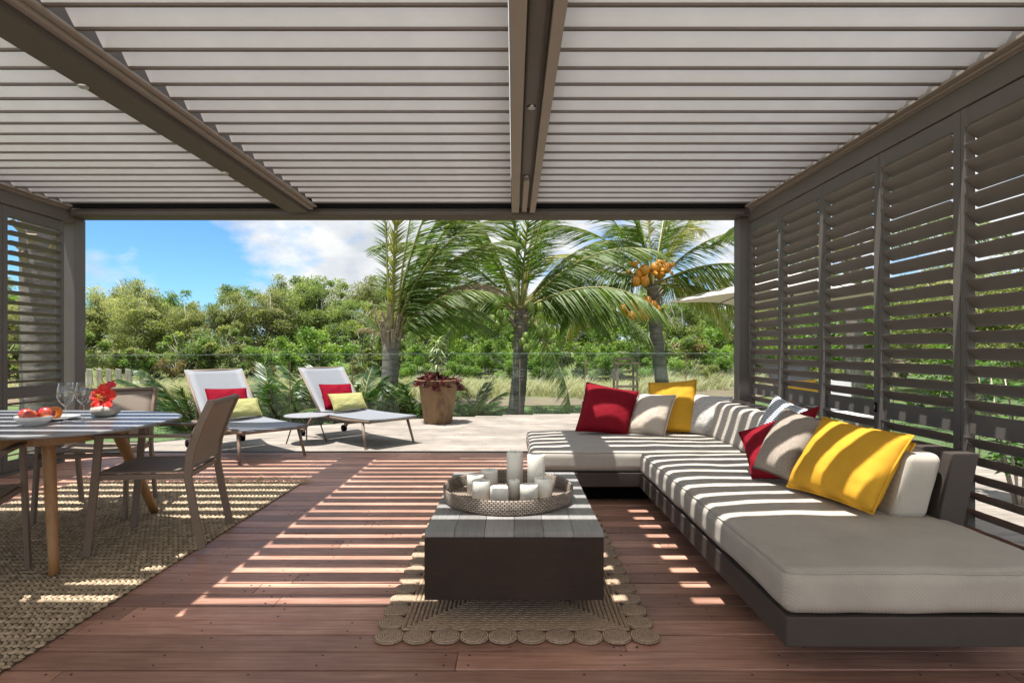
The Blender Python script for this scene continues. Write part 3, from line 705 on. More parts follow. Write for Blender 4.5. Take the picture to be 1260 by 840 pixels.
def seat_cushion(x0, x1, y0, y1, sd):
    mb = MB(); rounded_box(mb, x0, x1, y0, y1, 0.247, 0.402, 0.046, 0.018, wob=0.005, seed=sd)
    o = obj('seat_cushion', mb, M_CANVAS, sf, True, merge=True)
    pb = MB()
    for z in (0.392,):
        e = 0.012; pts = []
        for (cx, cy, a0) in ((x1-0.045, y1-0.045, 0), (x0+0.045, y1-0.045, 90), (x0+0.045, y0+0.045, 180), (x1-0.045, y0+0.045, 270)):
            for k in range(5):
                t = R(a0+k*22.5); rr = 0.045-e+0.0005; pts.append((cx+rr*math.cos(t), cy+rr*math.sin(t), z))
        full = []
        for i in range(len(pts)):
            p, q = Vector(pts[i]), Vector(pts[(i+1) % len(pts)]); k = max(1, int((q-p).length/0.08))
            for j in range(k):
                s = p+(q-p)*j/k
                nv = noise.noise_vector(Vector((s.x*5+sd, s.y*5, s.z*5)))*0.004; full.append(s+nv)
        pb.tube(full, 0.0035, 6, closed=True)
    obj('piping', pb, M_CANVAS, o, True)
seat_cushion(0.93, 1.95, 1.955, 4.245, 1)
seat_cushion(0.12, 1.95, 4.265, 5.40, 9)
for (ya, yb, sd) in ((2.545, 3.45, 2), (3.46, 4.36, 3), (4.37, 5.20, 4)):
    mb = MB(); rounded_box(mb, 1.68, 1.845, ya, yb, 0.405, 0.695, 0.036, 0.012, wob=0.006, shear=0.26, seed=sd)
    o = obj('back_cushion', mb, M_CANVAS, sf, True, merge=True)
for (xa, xb, sd) in ((0.63, 1.22, 5), (1.23, 1.80, 6)):
    mb = MB(); rounded_box(mb, xa, xb, 5.235, 5.385, 0.405, 0.66, 0.05, 0.012, wob=0.006, seed=sd)
    obj('back_cushion', mb, M_CANVAS, sf, True, merge=True)

GP = 'throw pillows on the corner sofa'
pillow('red throw pillow at the left end of the chaise row', [P(708,530,5.00), P(772,536,4.98), P(786,482,5.16), P(722,470,5.18)], 0.20, M_RED, None, GP, 1)
pillow('plain beige pillow leaning between the red and yellow pillows on the chaise', [P(766,533,5.06), P(817,539,4.93), P(832,486,5.08), P(786,484,5.2)], 0.17, M_BEIGEFAB, M_WHITEPIPE, GP, 2)
pillow('yellow throw pillow standing on the chaise, behind the beige pillow', [P(797,533,5.16), P(858,532,5.08), P(857,467,5.22), P(798,471,5.25)], 0.17, M_YELLOW, None, GP, 3)
pillow('grey flecked pillow with white edge in the sofa corner', [P(847,531,5.10), P(889,539,4.92), P(902,488,5.02), P(852,485,5.2)], 0.17, M_GREYFAB, M_WHITEPIPE, GP, 4)
pillow('blue and white striped pillow tucked behind the taupe pillow', [P(921,553,4.0), P(962,572,3.62), P(993,504,3.66), P(954,486,4.1)], 0.14, M_STRIPE, None, GP, 5)
pillow('crimson pillow half hidden under the taupe pillow', [P(926,588,3.28), P(978,590,3.1), P(1008,500,3.38), P(909,532,3.62)], 0.13, M_RED, None, GP, 6)
pillow('taupe fleck pillow with dark piping beside the large yellow pillow', [P(927,575,3.28), P(974,594,3.0), P(1014,517,3.2), P(966,502,3.5)], 0.17, M_TAUPEFAB, M_PIPE, GP, 7)
pillow('yellow pillow mostly hidden behind the large yellow pillow', [P(1000,600,2.98), P(1086,622,2.63), P(1126,546,2.60), P(1040,524,2.98)], 0.12, M_YELLOW, None, GP, 8)
pillow('large yellow pillow in front on the long sofa seat', [P(968,598,3.0), P(1074,632,2.5), P(1124,536,2.56), P(1013,513,3.06)], 0.19, M_YELLOW, None, GP, 9)

# ------------------------------------------------------------------ coffee table, rug, tray, candles
ct = thing('coffee_table', 'dark brown block coffee table with weathered plank top', 'coffee table', (0, 2.97, 0.02))
mb = MB(); mb.box(-0.372, 0.376, 2.387, 3.56, 0.117, 0.378); obj('body', mb, M_CBODY, ct, bevel=0.003)
mb = MB(); mb.box(-0.27, 0.27, 2.74, 3.45, 0.021, 0.116); obj('plinth', mb, M_BLACK, ct)
mb = MB(); wpl = 0.748/6
for k in range(6):
    mb.box(-0.372+k*wpl+0.0008, -0.372+(k+1)*wpl-0.0008, 2.387, 3.56, 0.379, 0.400, random.random())
obj('top', mb, M_CTOP, ct, bevel=0.0015)

rg = thing('scalloped_rug', 'jute rug edged with braided discs under the coffee table', 'rug', (0.008, 3.16, 0.002))
mb = MB(); X0, X1, Y0, Y1 = -0.455, 0.471, 2.36, 3.96
k = 0
while X1-X0-2*k*0.019 > 0.03:
    a, b, c, d = X0+k*0.019, X1-k*0.019, Y0+k*0.019, Y1-k*0.019; pts = []
    for (pa, pb) in (((a, c), (b, c)), ((b, c), (b, d)), ((b, d), (a, d)), ((a, d), (a, c))):
        n = max(2, int(math.hypot(pb[0]-pa[0], pb[1]-pa[1])/0.018))
        for i in range(n):
            t = i/n; pts.append((pa[0]+(pb[0]-pa[0])*t, pa[1]+(pb[1]-pa[1])*t, 0.009+0.0020*math.sin(i*2.2+k)))
    mb.tube(pts, 0.0100, 6, flat=0.65, closed=True); k += 1
obj('braided_panel', mb, M_JUTE2, rg, True)
DISC = None
cs = [(-0.50+0.1142*i, 2.305) for i in range(10)]+[(-0.50+0.1142*i, 4.02) for i in range(10)]
cs += [(-0.512, 2.305+0.1143*i) for i in range(1, 15)]+[(0.528, 2.305+0.1143*i) for i in range(1, 15)]
for (x, y_) in cs:
    if DISC is None:
        mb = MB(); mb.lathe([(0, 0.0125), (0.03, 0.013), (0.052, 0.0122), (0.0585, 0.0095), (0.0602, 0.006), (0.059, 0.001), (0, 0.001)], 28)
        DISC = obj('braided_disc', mb, M_DISC, rg, True, world=False); o = DISC
    else:
        o = DISC.copy(); COL.objects.link(o); o.parent = rg
    o.location = (x-0.008, y_-3.16, random.uniform(0, 0.002)); o.rotation_euler = (random.uniform(-0.02, 0.02), random.uniform(-0.02, 0.02), random.uniform(0, 6))

ty = thing('tray', 'round woven rattan tray on the coffee table', 'tray', (-0.028, 2.93, 0.401))
mb = MB()
mb.lathe([(0.300, 0.002), (0.322, 0.003), (0.327, 0.012), (0.331, 0.066), (0.326, 0.073), (0.318, 0.068), (0.313, 0.014)], 96, (-0.028, 2.93, 0.401), angle_rnd=True)
obj('rim', mb, M_WOVEN, ty, True)
mb = MB()
for rr in lin(0.02, 0.312, 20): mb.lathe([(rr-0.009, 0.009), (rr, 0.014), (rr+0.009, 0.009)], 64, (-0.028, 2.93, 0.401), angle_rnd=True)
obj('base', mb, M_WOVEN, ty, True)
CG = 'pillar candles in the tray'
CN = [(633.5, 3.06, 0.0435, 0.202, 'tall white pillar candle, left of the two tall ones in the tray'), (659.6, 2.97, 0.0455, 0.205, 'tall white pillar candle, right of the two tall ones in the tray'),
      (585, 2.99, 0.044, 0.095, 'short white candle at the back left rim of the tray'), (602, 3.07, 0.045, 0.105, 'short white candle behind the front left one, beside the tall candle'),
      (592, 2.83, 0.046, 0.102, 'short white candle at the front left of the tray'), (614.3, 2.77, 0.0435, 0.086, 'squat white candle at the front, left of the slim one'),
      (632.8, 2.885, 0.029, 0.092, 'slim white candle between the two front squat ones'), (650.8, 2.80, 0.044, 0.088, 'squat white candle at the front, right of the slim one'),
      (668.5, 2.86, 0.045, 0.108, 'short white candle at the right side of the tray')]
for (px, d, r, h, lb) in CN:
    x = (px-VPX)*d/FPX
    mb = MB(); mb.lathe([(0, 0), (r, 0.0), (r, h-0.006), (r-0.002, h-0.001), (r-0.006, h), (r*0.55, h-0.003), (0.006, h-0.005), (0, h-0.005)], 32, (x, d, 0.413))
    o = obj('candle', mb, M_WAX, None, True, loc=(x, d, 0.413)); tag(o, lb, 'candle', CG)
    mb = MB(); mb.tube([(x, d, 0.413+h-0.008), (x+0.001, d, 0.413+h+0.004), (x+0.004, d, 0.413+h+0.010)], 0.0013, 5); obj('wick', mb, M_WICK, o)

# ------------------------------------------------------------------ dining rug
jr = thing('jute_rug', 'chunky woven jute rug under the dining table', 'rug', (-2.8, 3.4, 0.003))
mb = MB(); rnd = random.Random(5)
XA, XB, YA, YB_ = -3.80, -1.835, 1.55, 4.95
bk = MB(); bk.box(XA, XB, YA, YB_, 0.003, 0.006); obj('backing', bk, mat('dark_jute', (0.075, 0.052, 0.034), (0.10, 0.07, 0.046), rough=0.95, scale=60), jr)
ny = int((YB_-YA)/0.0245); nx = int((XB-XA)/0.029)
for i in range(ny):
    yy = YA+(i+0.5)*(YB_-YA)/ny
    for j in range(nx):
        xx = XA+(j+0.5+0.25*(i % 2))*(XB-XA)/nx
        if xx > XB: continue
        a = (0.5 if i % 2 else -0.5)+rnd.uniform(-0.15, 0.15); c, s = math.cos(a), math.sin(a)
        h = 0.014+rnd.uniform(-0.002, 0.002); L1_, W1 = 0.0165, 0.0088; r = rnd.random()
        vs = []
        for (lx, ly, z) in ((-1,0,.25),(-.5,-.85,.35),(.5,-.85,.35),(1,0,.25),(.5,.85,.35),(-.5,.85,.35),(-.55,0,.93),(.55,0,.93),(0,0,1.0)):
            X, Y = lx*L1_, ly*W1; vs.append((xx+X*c-Y*s, yy+X*s+Y*c, 0.003+z*h))
        mb.add(vs, [(0,1,6),(1,2,8,6),(2,3,7),(7,8,2),(3,4,7),(4,5,8),(8,7,4),(5,0,6),(6,8,5)], r)
obj('weave', mb, M_JUTE, jr, True)
mb = MB()
for i in range(420):
    x = rnd.uniform(XA+0.05, XB+0.06); l_ = rnd.uniform(0.06, 0.17); a = rnd.uniform(0.5, 2.6)
    p0 = Vector((x, YB_-0.01, 0.012)); p1 = p0+Vector((math.cos(a)*l_*0.6, abs(math.sin(a))*l_*0.5, rnd.uniform(0.0, 0.04))); p2 = p1+Vector((rnd.uniform(-0.05, 0.05), rnd.uniform(0, 0.05), rnd.uniform(-0.02, 0.03)))
    p2.z = max(0.004, p2.z); mb.tube([p0, p1, p2], [0.0022, 0.0018, 0.0010], 4, rnd=rnd.random())
obj('fringe', mb, mat('pale_jute', (0.55, 0.43, 0.27), (0.42, 0.32, 0.19), rough=0.9, scale=30), jr)

# ------------------------------------------------------------------ dining table
dtb = thing('dining_table', 'oval dining table with grey top on splayed teak legs', 'table', (-3.3, 3.27, 0.02))
def superellipse(cx, cy, a, b, e, n=96):
    out = []
    for i in range(n):
        t = 2*math.pi*i/n; c, s = math.cos(t), math.sin(t)
        out.append((cx+a*math.copysign(abs(c)**(2/e), c), cy+b*math.copysign(abs(s)**(2/e), s)))
    return out
mb = MB(); mb.prism(superellipse(-3.30, 3.27, 1.28, 0.645, 3.0), 0.730, 0.748); obj('tabletop', mb, M_STONE, dtb, bevel=0.006)
mb = MB(); ring = [(x, y_, 0.695) for x, y_ in superellipse(-3.30, 3.29, 1.0, 0.42, 3.0, 64)]
mb.tube(ring, 0.014, 4, closed=True)
rv = []
for (sc, z) in ((1.0, 0.66), (1.0, 0.728), (0.94, 0.728), (0.94, 0.66)): rv.append([(x, y_, z) for x, y_ in superellipse(-3.30, 3.29, 0.98*sc, 0.46*sc, 3.0, 64)])
m2 = MB(); vs = [p for rgv in rv for p in rgv]; n = 64
m2.add(vs, [(a*n+i, a*n+(i+1) % n, ((a+1) % 4)*n+(i+1) % n, ((a+1) % 4)*n+i) for a in range(4) for i in range(n)])
obj('apron', m2, M_TEAK, dtb)
for (p0, p1, wd) in (((-2.47, 3.04, 0.725), (-2.325, 2.90, 0.022), 0.052), ((-2.53, 3.60, 0.725), (-2.53, 4.04, 0.022), 0.062),
                     ((-4.13, 3.04, 0.725), (-4.27, 2.90, 0.022), 0.052), ((-4.07, 3.60, 0.725), (-4.07, 4.04, 0.022), 0.062)):
    mb = MB(); p0, p1 = Vector(p0), Vector(p1); pts = [p0+(p1-p0)*t for t in (0, 0.15, 0.5, 0.85, 1)]
    mb.tube(pts, [wd*0.58, wd*0.56, wd*0.52, wd*0.45, wd*0.43], 14); obj('leg', mb, M_TEAK, dtb, True)

# ------------------------------------------------------------------ armchairs
def make_chair(label, loc, rz, group):
    t = thing('dining_armchair', label, 'chair', loc, rz, group)
    for s in (-1, 1):
        mb = MB(); mb.path_bar([(s*0.268, 0.285, 0.0), (s*0.262, 0.245, 0.44), (s*0.26, 0.228, 0.655)], 0.022, 0.040, (0, 1, 0)); obj('front_leg', mb, M_CHAIR, t, world=False, bevel=0.003)
        mb = MB(); mb.path_bar([(s*0.250, -0.300, 0.0), (s*0.248, -0.255, 0.22), (s*0.246, -0.222, 0.42), (s*0.244, -0.235, 0.56), (s*0.240, -0.290, 0.72), (s*0.236, -0.345, 0.845)], 0.022, 0.042, (0, 1, 0)); obj('back_leg', mb, M_CHAIR, t, world=False, bevel=0.003)
        mb = MB(); mb.bar((s*0.26, 0.255, 0.662), (s*0.250, -0.245, 0.648), 0.042, 0.016); obj('armrest', mb, M_CHAIR, t, world=False, bevel=0.003)
    mb = MB(); mb.bar((-0.262, 0.235, 0.425), (0.262, 0.235, 0.425), 0.025, 0.028); mb.bar((-0.246, -0.215, 0.418), (0.246, -0.215, 0.418), 0.025, 0.028)
    for s in (-1, 1): mb.bar((s*0.248, 0.232, 0.428), (s*0.236, -0.215, 0.420), 0.022, 0.030)
    obj('seat_frame', mb, M_CHAIR, t, world=False, bevel=0.003)
    def sheet(name, f, nu, nv, th):
        mb = MB(); P_ = []
        for side in (0, 1):
            for i in range(nu):
                for j in range(nv):
                    p, nn = f(i/(nu-1), j/(nv-1)); P_.append(Vector(p)+Vector(nn)*th*(0.5-side))
        o_ = nu*nv; fs = []
        for i in range(nu-1):
            for j in range(nv-1):
                q = (i*nv+j, (i+1)*nv+j, (i+1)*nv+j+1, i*nv+j+1); fs.append(q); fs.append(tuple(k+o_ for k in q[::-1]))
        for i in range(nu-1):
            for j in (0, nv-1): a, b = i*nv+j, (i+1)*nv+j; fs.append((a, b, b+o_, a+o_))
        for j in range(nv-1):
            for i in (0, nu-1): a, b = i*nv+j, i*nv+j+1; fs.append((a, b, b+o_, a+o_))
        mb.add(P_, fs); return obj(name, mb, M_SLING, t, True, world=False)
    sheet('seat', lambda u, v: ((-0.25+0.5*u, 0.245-0.46*v, 0.452-0.008*v-0.012*math.sin(math.pi*v)*math.sin(math.pi*u)), (0, 0, 1)), 9, 9, 0.006)
    bp = [(-0.228, 0.47), (-0.238, 0.56), (-0.290, 0.715), (-0.340, 0.83)]
    def back(u, v):
        k = v*3; i = min(2, int(k)); f = k-i; y_ = bp[i][0]*(1-f)+bp[i+1][0]*f; z = bp[i][1]*(1-f)+bp[i+1][1]*f
        return ((-0.232+0.464*u, y_-0.012*math.sin(math.pi*u), z), (0, 1, 0.3))
    sheet('backrest', back, 9, 10, 0.006)
    mb = MB(); mb.bar((-0.236, -0.343, 0.838), (0.236, -0.343, 0.838), 0.03, 0.018); obj('top_rail', mb, M_CHAIR, t, world=False, bevel=0.003)
    return t
CGp = 'armchairs around the dining table'
ch0 = make_chair('taupe sling armchair at the round end of the dining table, facing the fruit', (-2.12, 3.475, 0.02), R(99.8), CGp)
dup(ch0, (-2.95, 4.09, 0.02), R(193), 'taupe sling armchair on the garden side of the table, behind the flowers', CGp)
dup(ch0, (-2.655, 2.62, 0.02), R(25), 'taupe sling armchair cut off at the picture edge, near side of the table', CGp)

# ------------------------------------------------------------------ things on the dining table
TZ = 0.7485
bx, by = -2.61, 3.12
mb = MB(); mb.lathe([(0, 0.0), (0.046, 0.0), (0.048, 0.004), (0.076, 0.026), (0.092, 0.050), (0.0895, 0.051), (0.073, 0.030), (0.042, 0.009), (0, 0.008)], 40, (bx, by, TZ))
o = obj('fruit_bowl', mb, M_CERAMIC, None, True, loc=(bx, by, TZ)); tag(o, 'white ceramic bowl of fruit on the dining table', 'bowl')
def fruit(name, label, x, y_, z, r, m, cat, sz=0.92, dim=0.12, g=None):
    mb = MB(); mb.ball((x, y_, z), r, 18, 12, sz, dim); o = obj(name, mb, m, None, True, loc=(x, y_, z-r*sz)); tag(o, label, cat, g)
    s = MB(); s.tube([(x, y_, z+r*(sz-dim)-0.002), (x+0.003, y_, z+r*sz+0.006)], 0.0016, 5); obj('stem', s, M_WICK, o)
FG = 'fruit in the white bowl'
fruit('nectarine', 'red and yellow nectarine, leftmost in the white bowl', bx-0.048, by+0.005, TZ+0.058, 0.036, M_APPLE, 'fruit', g=FG)
fruit('nectarine', 'nectarine lowest at the front of the white bowl', bx+0.012, by-0.040, TZ+0.052, 0.035, M_APPLE, 'fruit', g=FG)
fruit('nectarine', 'deep red nectarine on the wine glass side of the bowl', bx+0.050, by+0.022, TZ+0.064, 0.039, M_APPLE, 'fruit', g=FG)
fruit('nectarine', 'nectarine half hidden at the back of the bowl', bx-0.005, by+0.055, TZ+0.058, 0.033, M_APPLE, 'fruit', g=FG)
px_, py_ = -2.705, 3.37
mb = MB(); mb.lathe([(0, 0.0), (0.07, 0.0), (0.075, 0.003), (0.13, 0.014), (0.129, 0.017), (0.075, 0.006), (0, 0.005)], 40, (px_, py_, TZ))
o = obj('plate', mb, M_CERAMIC, None, True, loc=(px_, py_, TZ)); tag(o, 'flat white plate with an orange behind the fruit bowl', 'plate')
fruit('orange', 'single orange on the white plate', px_+0.012, py_-0.01, TZ+0.043, 0.039, M_ORANGE, 'fruit', 0.95, 0.05)
fruit('plum', 'dark plum beside the orange on the white plate', px_-0.055, py_-0.045, TZ+0.034, 0.029, M_PLUM, 'fruit', 0.95, 0.05)
def wine(x, y_, label):
    t = thing('wine_glass', label, 'wine glass', (x, y_, TZ), 0, 'wine glasses on the dining table')
    mb = MB(); mb.lathe([(0.004, 0.092), (0.012, 0.096), (0.028, 0.112), (0.040, 0.135), (0.0425, 0.155), (0.040, 0.185), (0.034, 0.222), (0.0332, 0.2225), (0.0388, 0.185), (0.0412, 0.155), (0.0386, 0.135), (0.026, 0.114), (0.010, 0.100), (0.0, 0.0985)], 32, (x, y_, TZ)); obj('bowl', mb, M_WINE, t, True)
    mb = MB(); mb.lathe([(0.0, 0.0), (0.036, 0.0), (0.0365, 0.0015), (0.015, 0.006), (0.0045, 0.014), (0.0035, 0.05), (0.004, 0.092)], 24, (x, y_, TZ)); obj('stem', mb, M_STEM, t, True)
wine(-2.545, 3.255, 'empty wine glass nearer the fruit bowl')
wine(-2.495, 3.325, 'empty wine glass beside the red flowers')
vx, vy = -2.515, 3.53
mb = MB(); mb.lathe([(0, 0.0), (0.045, 0.0), (0.068, 0.014), (0.081, 0.034), (0.074, 0.056), (0.045, 0.073), (0.030, 0.076), (0.028, 0.073), (0.044, 0.066), (0.066, 0.05), (0.07, 0.034), (0.05, 0.012), (0, 0.008)], 36, (vx, vy, TZ))
o = obj('vase', mb, M_VASE, None, True, loc=(vx, vy, TZ)); tag(o, 'squat pale stone vase holding red hibiscus', 'vase')
def hibiscus(c, face, size, m, label, stalk_from):
    c = Vector(c); f = Vector(face).normalized(); s = f.cross(Vector((0,0,1))).normalized(); u = s.cross(f).normalized()
    t = thing('hibiscus_flower', label, 'flower', tuple(stalk_from), 0, 'hibiscus flowers in the vase')
    for k in range(5):
        a0 = 2*math.pi*k/5+0.3; mb = MB(); pts = []; rr = []; nu, nv = 9, 9
        for i in range(nu):
            for j in range(nv):
                r_ = i/(nu-1); q = (j/(nv-1)-0.5)*2
                wd = 0.85*math.sin(math.pi*min(1, 0.12+r_*0.66)); a = a0+q*wd*0.88
                rad = size*r_*(1-0.14*q*q); dep = 0.35*size*r_*r_*(0.2 if r_ > 0.8 else 0.5)-0.18*size*(1-r_)+0.08*size*math.sin(q*7+k)*r_*r_
                pts.append(c+s*math.cos(a)*rad+u*math.sin(a)*rad+f*(dep)); rr.append(min(1, r_*0.8+random.random()*0.2))
        mb.grid(pts, nu, nv, rr); obj('petal', mb, m, t, True)
    mb = MB(); mb.tube([c-f*size*0.15, c+f*size*0.35, c+f*size*0.75+u*size*0.12], [0.003, 0.0025, 0.002], 6)
    for k in range(14):
        b = c+f*size*(0.5+0.25*k/14)+u*size*0.1*k/14+Vector([random.uniform(-0.008, 0.008) for _ in range(3)]); mb.ball(b, 0.0028, 5, 4)
    obj('stamen', mb, M_STAMEN, t, True)
    mb = MB(); mb.tube([stalk_from, (Vector(stalk_from)+c)/2+Vector((0, 0.01, 0)), c-f*size*0.15], 0.003, 6); obj('stalk', mb, M_HIBLEAF, t, True)
    mb = MB()
    for k in range(3):
        a = k*2.2; p = Vector(stalk_from)*0.5+c*0.5; d = Vector((math.cos(a), math.sin(a), 0.5)).normalized()*0.05; sd_ = d.cross(Vector((0,0,1))).normalized()*0.014
        mb.add([p, p+d*0.5+sd_, p+d, p+d*0.5-sd_], [(0,1,2,3)], random.random())
    obj('leaf', mb, M_HIBLEAF, t)
hibiscus((vx+0.010, vy-0.035, TZ+0.118), (0.15, -1, 0.25), 0.078, M_PETAL, 'bright red hibiscus, the larger flower in the vase', (vx, vy, TZ+0.07))
hibiscus((vx-0.002, vy+0.01, TZ+0.178), (-0.1, -0.6, 0.9), 0.062, M_PETALD, 'darker red hibiscus above the larger flower in the vase', (vx-0.01, vy+0.005, TZ+0.07))

# ------------------------------------------------------------------ sun loungers
U_ = Vector((-0.735, 0.678, 0)); W_ = Vector((-0.678, -0.735, 0))
def make_lounger(label, loc, rz, group):
    """own axes: +y from foot to head, x across; origin on the ground at the middle of the foot end"""
    t = thing('sun_lounger', label, 'sun lounger', loc, rz, group)
    HW = 0.325; ZS = 0.335; YH = 1.12; YT = 1.70; ZT = 0.915
    mb = MB()
    for s in (-1, 1): mb.tube([(s*HW, 0.0, ZS-0.01), (s*HW, 0.5, ZS-0.028), (s*HW, YH, ZS-0.02), (s*HW, 1.45, ZS-0.02)], 0.017, 10, flat=1.3)
    mb.tube([(-HW, 0.0, ZS-0.01), (HW, 0.0, ZS-0.01)], 0.017, 10)
    mb.tube([(-HW, 0.55, ZS-0.075), (HW, 0.55, ZS-0.075)], 0.012, 8); mb.tube([(-HW, 1.45, ZS-0.02), (HW, 1.45, ZS-0.02)], 0.015, 8)
    obj('frame', mb, M_TAUPE2, t, True, world=False)
    for s in (-1, 1):
        mb = MB(); mb.tube([(s*(HW-0.005), 0.16, ZS-0.03), (s*(HW+0.02), 0.06, 0.012)], [0.019, 0.014], 10); mb.lathe([(0, 0), (0.017, 0), (0.017, 0.018), (0, 0.018)], 10, (s*(HW+0.021), 0.058, 0)); obj('leg', mb, M_TAUPE2, t, True, world=False)
        mb = MB(); mb.tube([(s*(HW-0.01), 1.30, ZS-0.03), (s*(HW-0.01), 1.62, 0.045)], [0.019, 0.016], 10); l_ = obj('leg', mb, M_TAUPE2, t, True, world=False)
        mb = MB(); mb.tube([(s*(HW-0.035), 1.63, 0.045), (s*(HW+0.012), 1.63, 0.045)], 0.045, 16); obj('wheel', mb, M_BLACK, l_, True, world=False)
    def sling(name, y0, z0, y1, z1, sag):
        mb = MB(); th = 0.012; top = []; n = 10; d = Vector((0, y1-y0, z1-z0)).normalized(); nn = Vector((0, -d.z, d.y))
        for side in (0, 1):
            for i in range(n+1):
                v = i/n
                for j in range(7):
                    u = j/6; p = Vector((-HW-0.012+(2*HW+0.024)*u, y0+(y1-y0)*v, z0+(z1-z0)*v))-nn*(sag*math.sin(math.pi*u)*0.6+sag*math.sin(math.pi*v)*0.4)
                    top.append(p+nn*th*(0.5-side))
        o_ = (n+1)*7; fs = []
        for i in range(n):
            for j in range(6):
                q = (i*7+j, i*7+j+1, (i+1)*7+j+1, (i+1)*7+j); fs.append(q); fs.append(tuple(k+o_ for k in q[::-1]))
        for i in range(n):
            for j in (0, 6): a, b = i*7+j, (i+1)*7+j; fs.append((a, b, b+o_, a+o_))
        for j in range(6):
            for i in (0, n): a, b = i*7+j, i*7+j+1; fs.append((a, b, b+o_, a+o_))
        mb.add(top, fs); return obj(name, mb, M_GREYSLING, t, True, world=False)
    sling('seat', -0.015, ZS+0.012, YH, ZS+0.010, 0.02)
    o = sling('backrest', YH+0.02, ZS+0.02, YT, ZT, 0.015)
    mb = MB()
    for s in (-1, 1): mb.tube([(s*HW, YH, ZS), (s*HW, YT, ZT-0.012)], 0.014, 8)
    mb.tube([(-HW, YT, ZT-0.012), (HW, YT, ZT-0.012)], 0.014, 8); mb.tube([(0, YT-0.2, ZT-0.25), (0, 1.45, ZS-0.02)], 0.010, 8)
    obj('back_frame', mb, M_TAUPE2, o, True, world=False)
    return t
RZL = math.atan2(-U_.x, U_.y)
LG = 'sun loungers on the terrace'
F1 = Vector((-2.25, 6.20, 0))+W_*0.325; F2 = Vector((-1.215, 7.08, 0))+W_*0.325
l1 = make_lounger('grey sling sun lounger half on the dark deck, behind the armchair', tuple(F1), RZL, LG)
dup(l1, tuple(F2), RZL, 'grey sling sun lounger in full sun beside the clay pot', LG)
dup(l1, (4.35, 7.35, 0.002), R(2), 'grey sun lounger behind the shutters under the parasol', LG)
def lounge_pillows(F, la, lb):
    def q(a, y_, z): return F + Vector((W_.x, W_.y, 0))*(-a) + U_*y_ + Vector((0, 0, z))     # a: across, + to the right
    pillow(la, [q(-0.24, 1.16, 0.385), q(0.24, 1.18, 0.385), q(0.25, 1.36, 0.685), q(-0.23, 1.34, 0.70)], 0.12, M_CRIMSON, None, 'lumbar pillows on the loungers', 3, pinch=0.05)
    pillow(lb, [q(-0.22, 0.97, 0.375), q(0.30, 1.02, 0.375), q(0.29, 1.14, 0.575), q(-0.24, 1.09, 0.585)], 0.11, M_LIME, None, 'lumbar pillows on the loungers', 5, pinch=0.045)
lounge_pillows(F1, 'crimson lumbar pillow on the lounger behind the armchair', 'lime lumbar pillow on the lounger behind the armchair')
lounge_pillows(F2, 'crimson lumbar pillow on the lounger beside the clay pot', 'lime lumbar pillow on the lounger beside the clay pot')
pillow('yellow pillow on the far lounger seen through the shutters', [(4.1, 8.5, 0.385), (4.58, 8.5, 0.385), (4.57, 8.68, 0.70), (4.1, 8.68, 0.70)], 0.15, M_YELLOW, None, 'lumbar pillows on the loungers', 4)

st = thing('side_table', 'small round grey side table on four thin legs between the loungers', 'side table', (-2.57, 7.11, 0.002))
mb = MB(); mb.lathe([(0, 0.338), (0.262, 0.338), (0.266, 0.345), (0.262, 0.352), (0, 0.352)], 48, (-2.57, 7.11, 0)); obj('top', mb, M_STONE, st)
for k in range(4):
    a = R(20+90*k); c, s = math.cos(a), math.sin(a)
    mb = MB(); mb.tube([(-2.57+c*0.13, 7.11+s*0.13, 0.338), (-2.57+c*0.235, 7.11+s*0.235, 0.003)], 0.0085, 8); obj('leg', mb, M_TAUPE, st, True)

# ------------------------------------------------------------------ glass balustrades
def balustrade(label, pts, splits, group):
    t = thing('glass_balustrade', label, 'balustrade', (pts[0][0], pts[0][1], -0.05), 0, group)
    for (xa, ya), (xb, yb) in zip(pts, pts[1:]):
        L_ = math.hypot(xb-xa, yb-ya); n = max(1, round(L_/1.35)); d = Vector(((xb-xa)/L_, (yb-ya)/L_, 0)); nn = Vector((-d.y, d.x, 0))
        for k in range(n):
            a = Vector((xa, ya, 0))+d*(L_*k/n+0.012); b = Vector((xa, ya, 0))+d*(L_*(k+1)/n-0.012)
            mb = MB(); mb.bar((a.x, a.y, 0.53), (b.x, b.y, 0.53), 0.012, 1.12); pn = obj('pane', mb, M_GLASS, t)
            mb = MB(); mb.bar((a.x, a.y, 1.092), (b.x, b.y, 1.092), 0.013, 0.005); obj('edge', mb, M_EDGE, pn)
            mb = MB(); mb.box(a.x-0.006-d.x*0.012, a.x+0.006-d.x*0.012, a.y-0.006-d.y*0.012, a.y+0.006-d.y*0.012, -0.3, 1.0); obj('post', mb, M_TIMBER, t)
    return t
balustrade('frameless glass balustrade curving along the terrace edge', [(x+0.01, y_+0.06) for x, y_ in EDGE[1:]], 1, 'glass balustrades')
balustrade('frameless glass balustrade beyond the shutters', [(5.08, 10.5), (5.08, 2.0)], 1, 'glass balustrades')

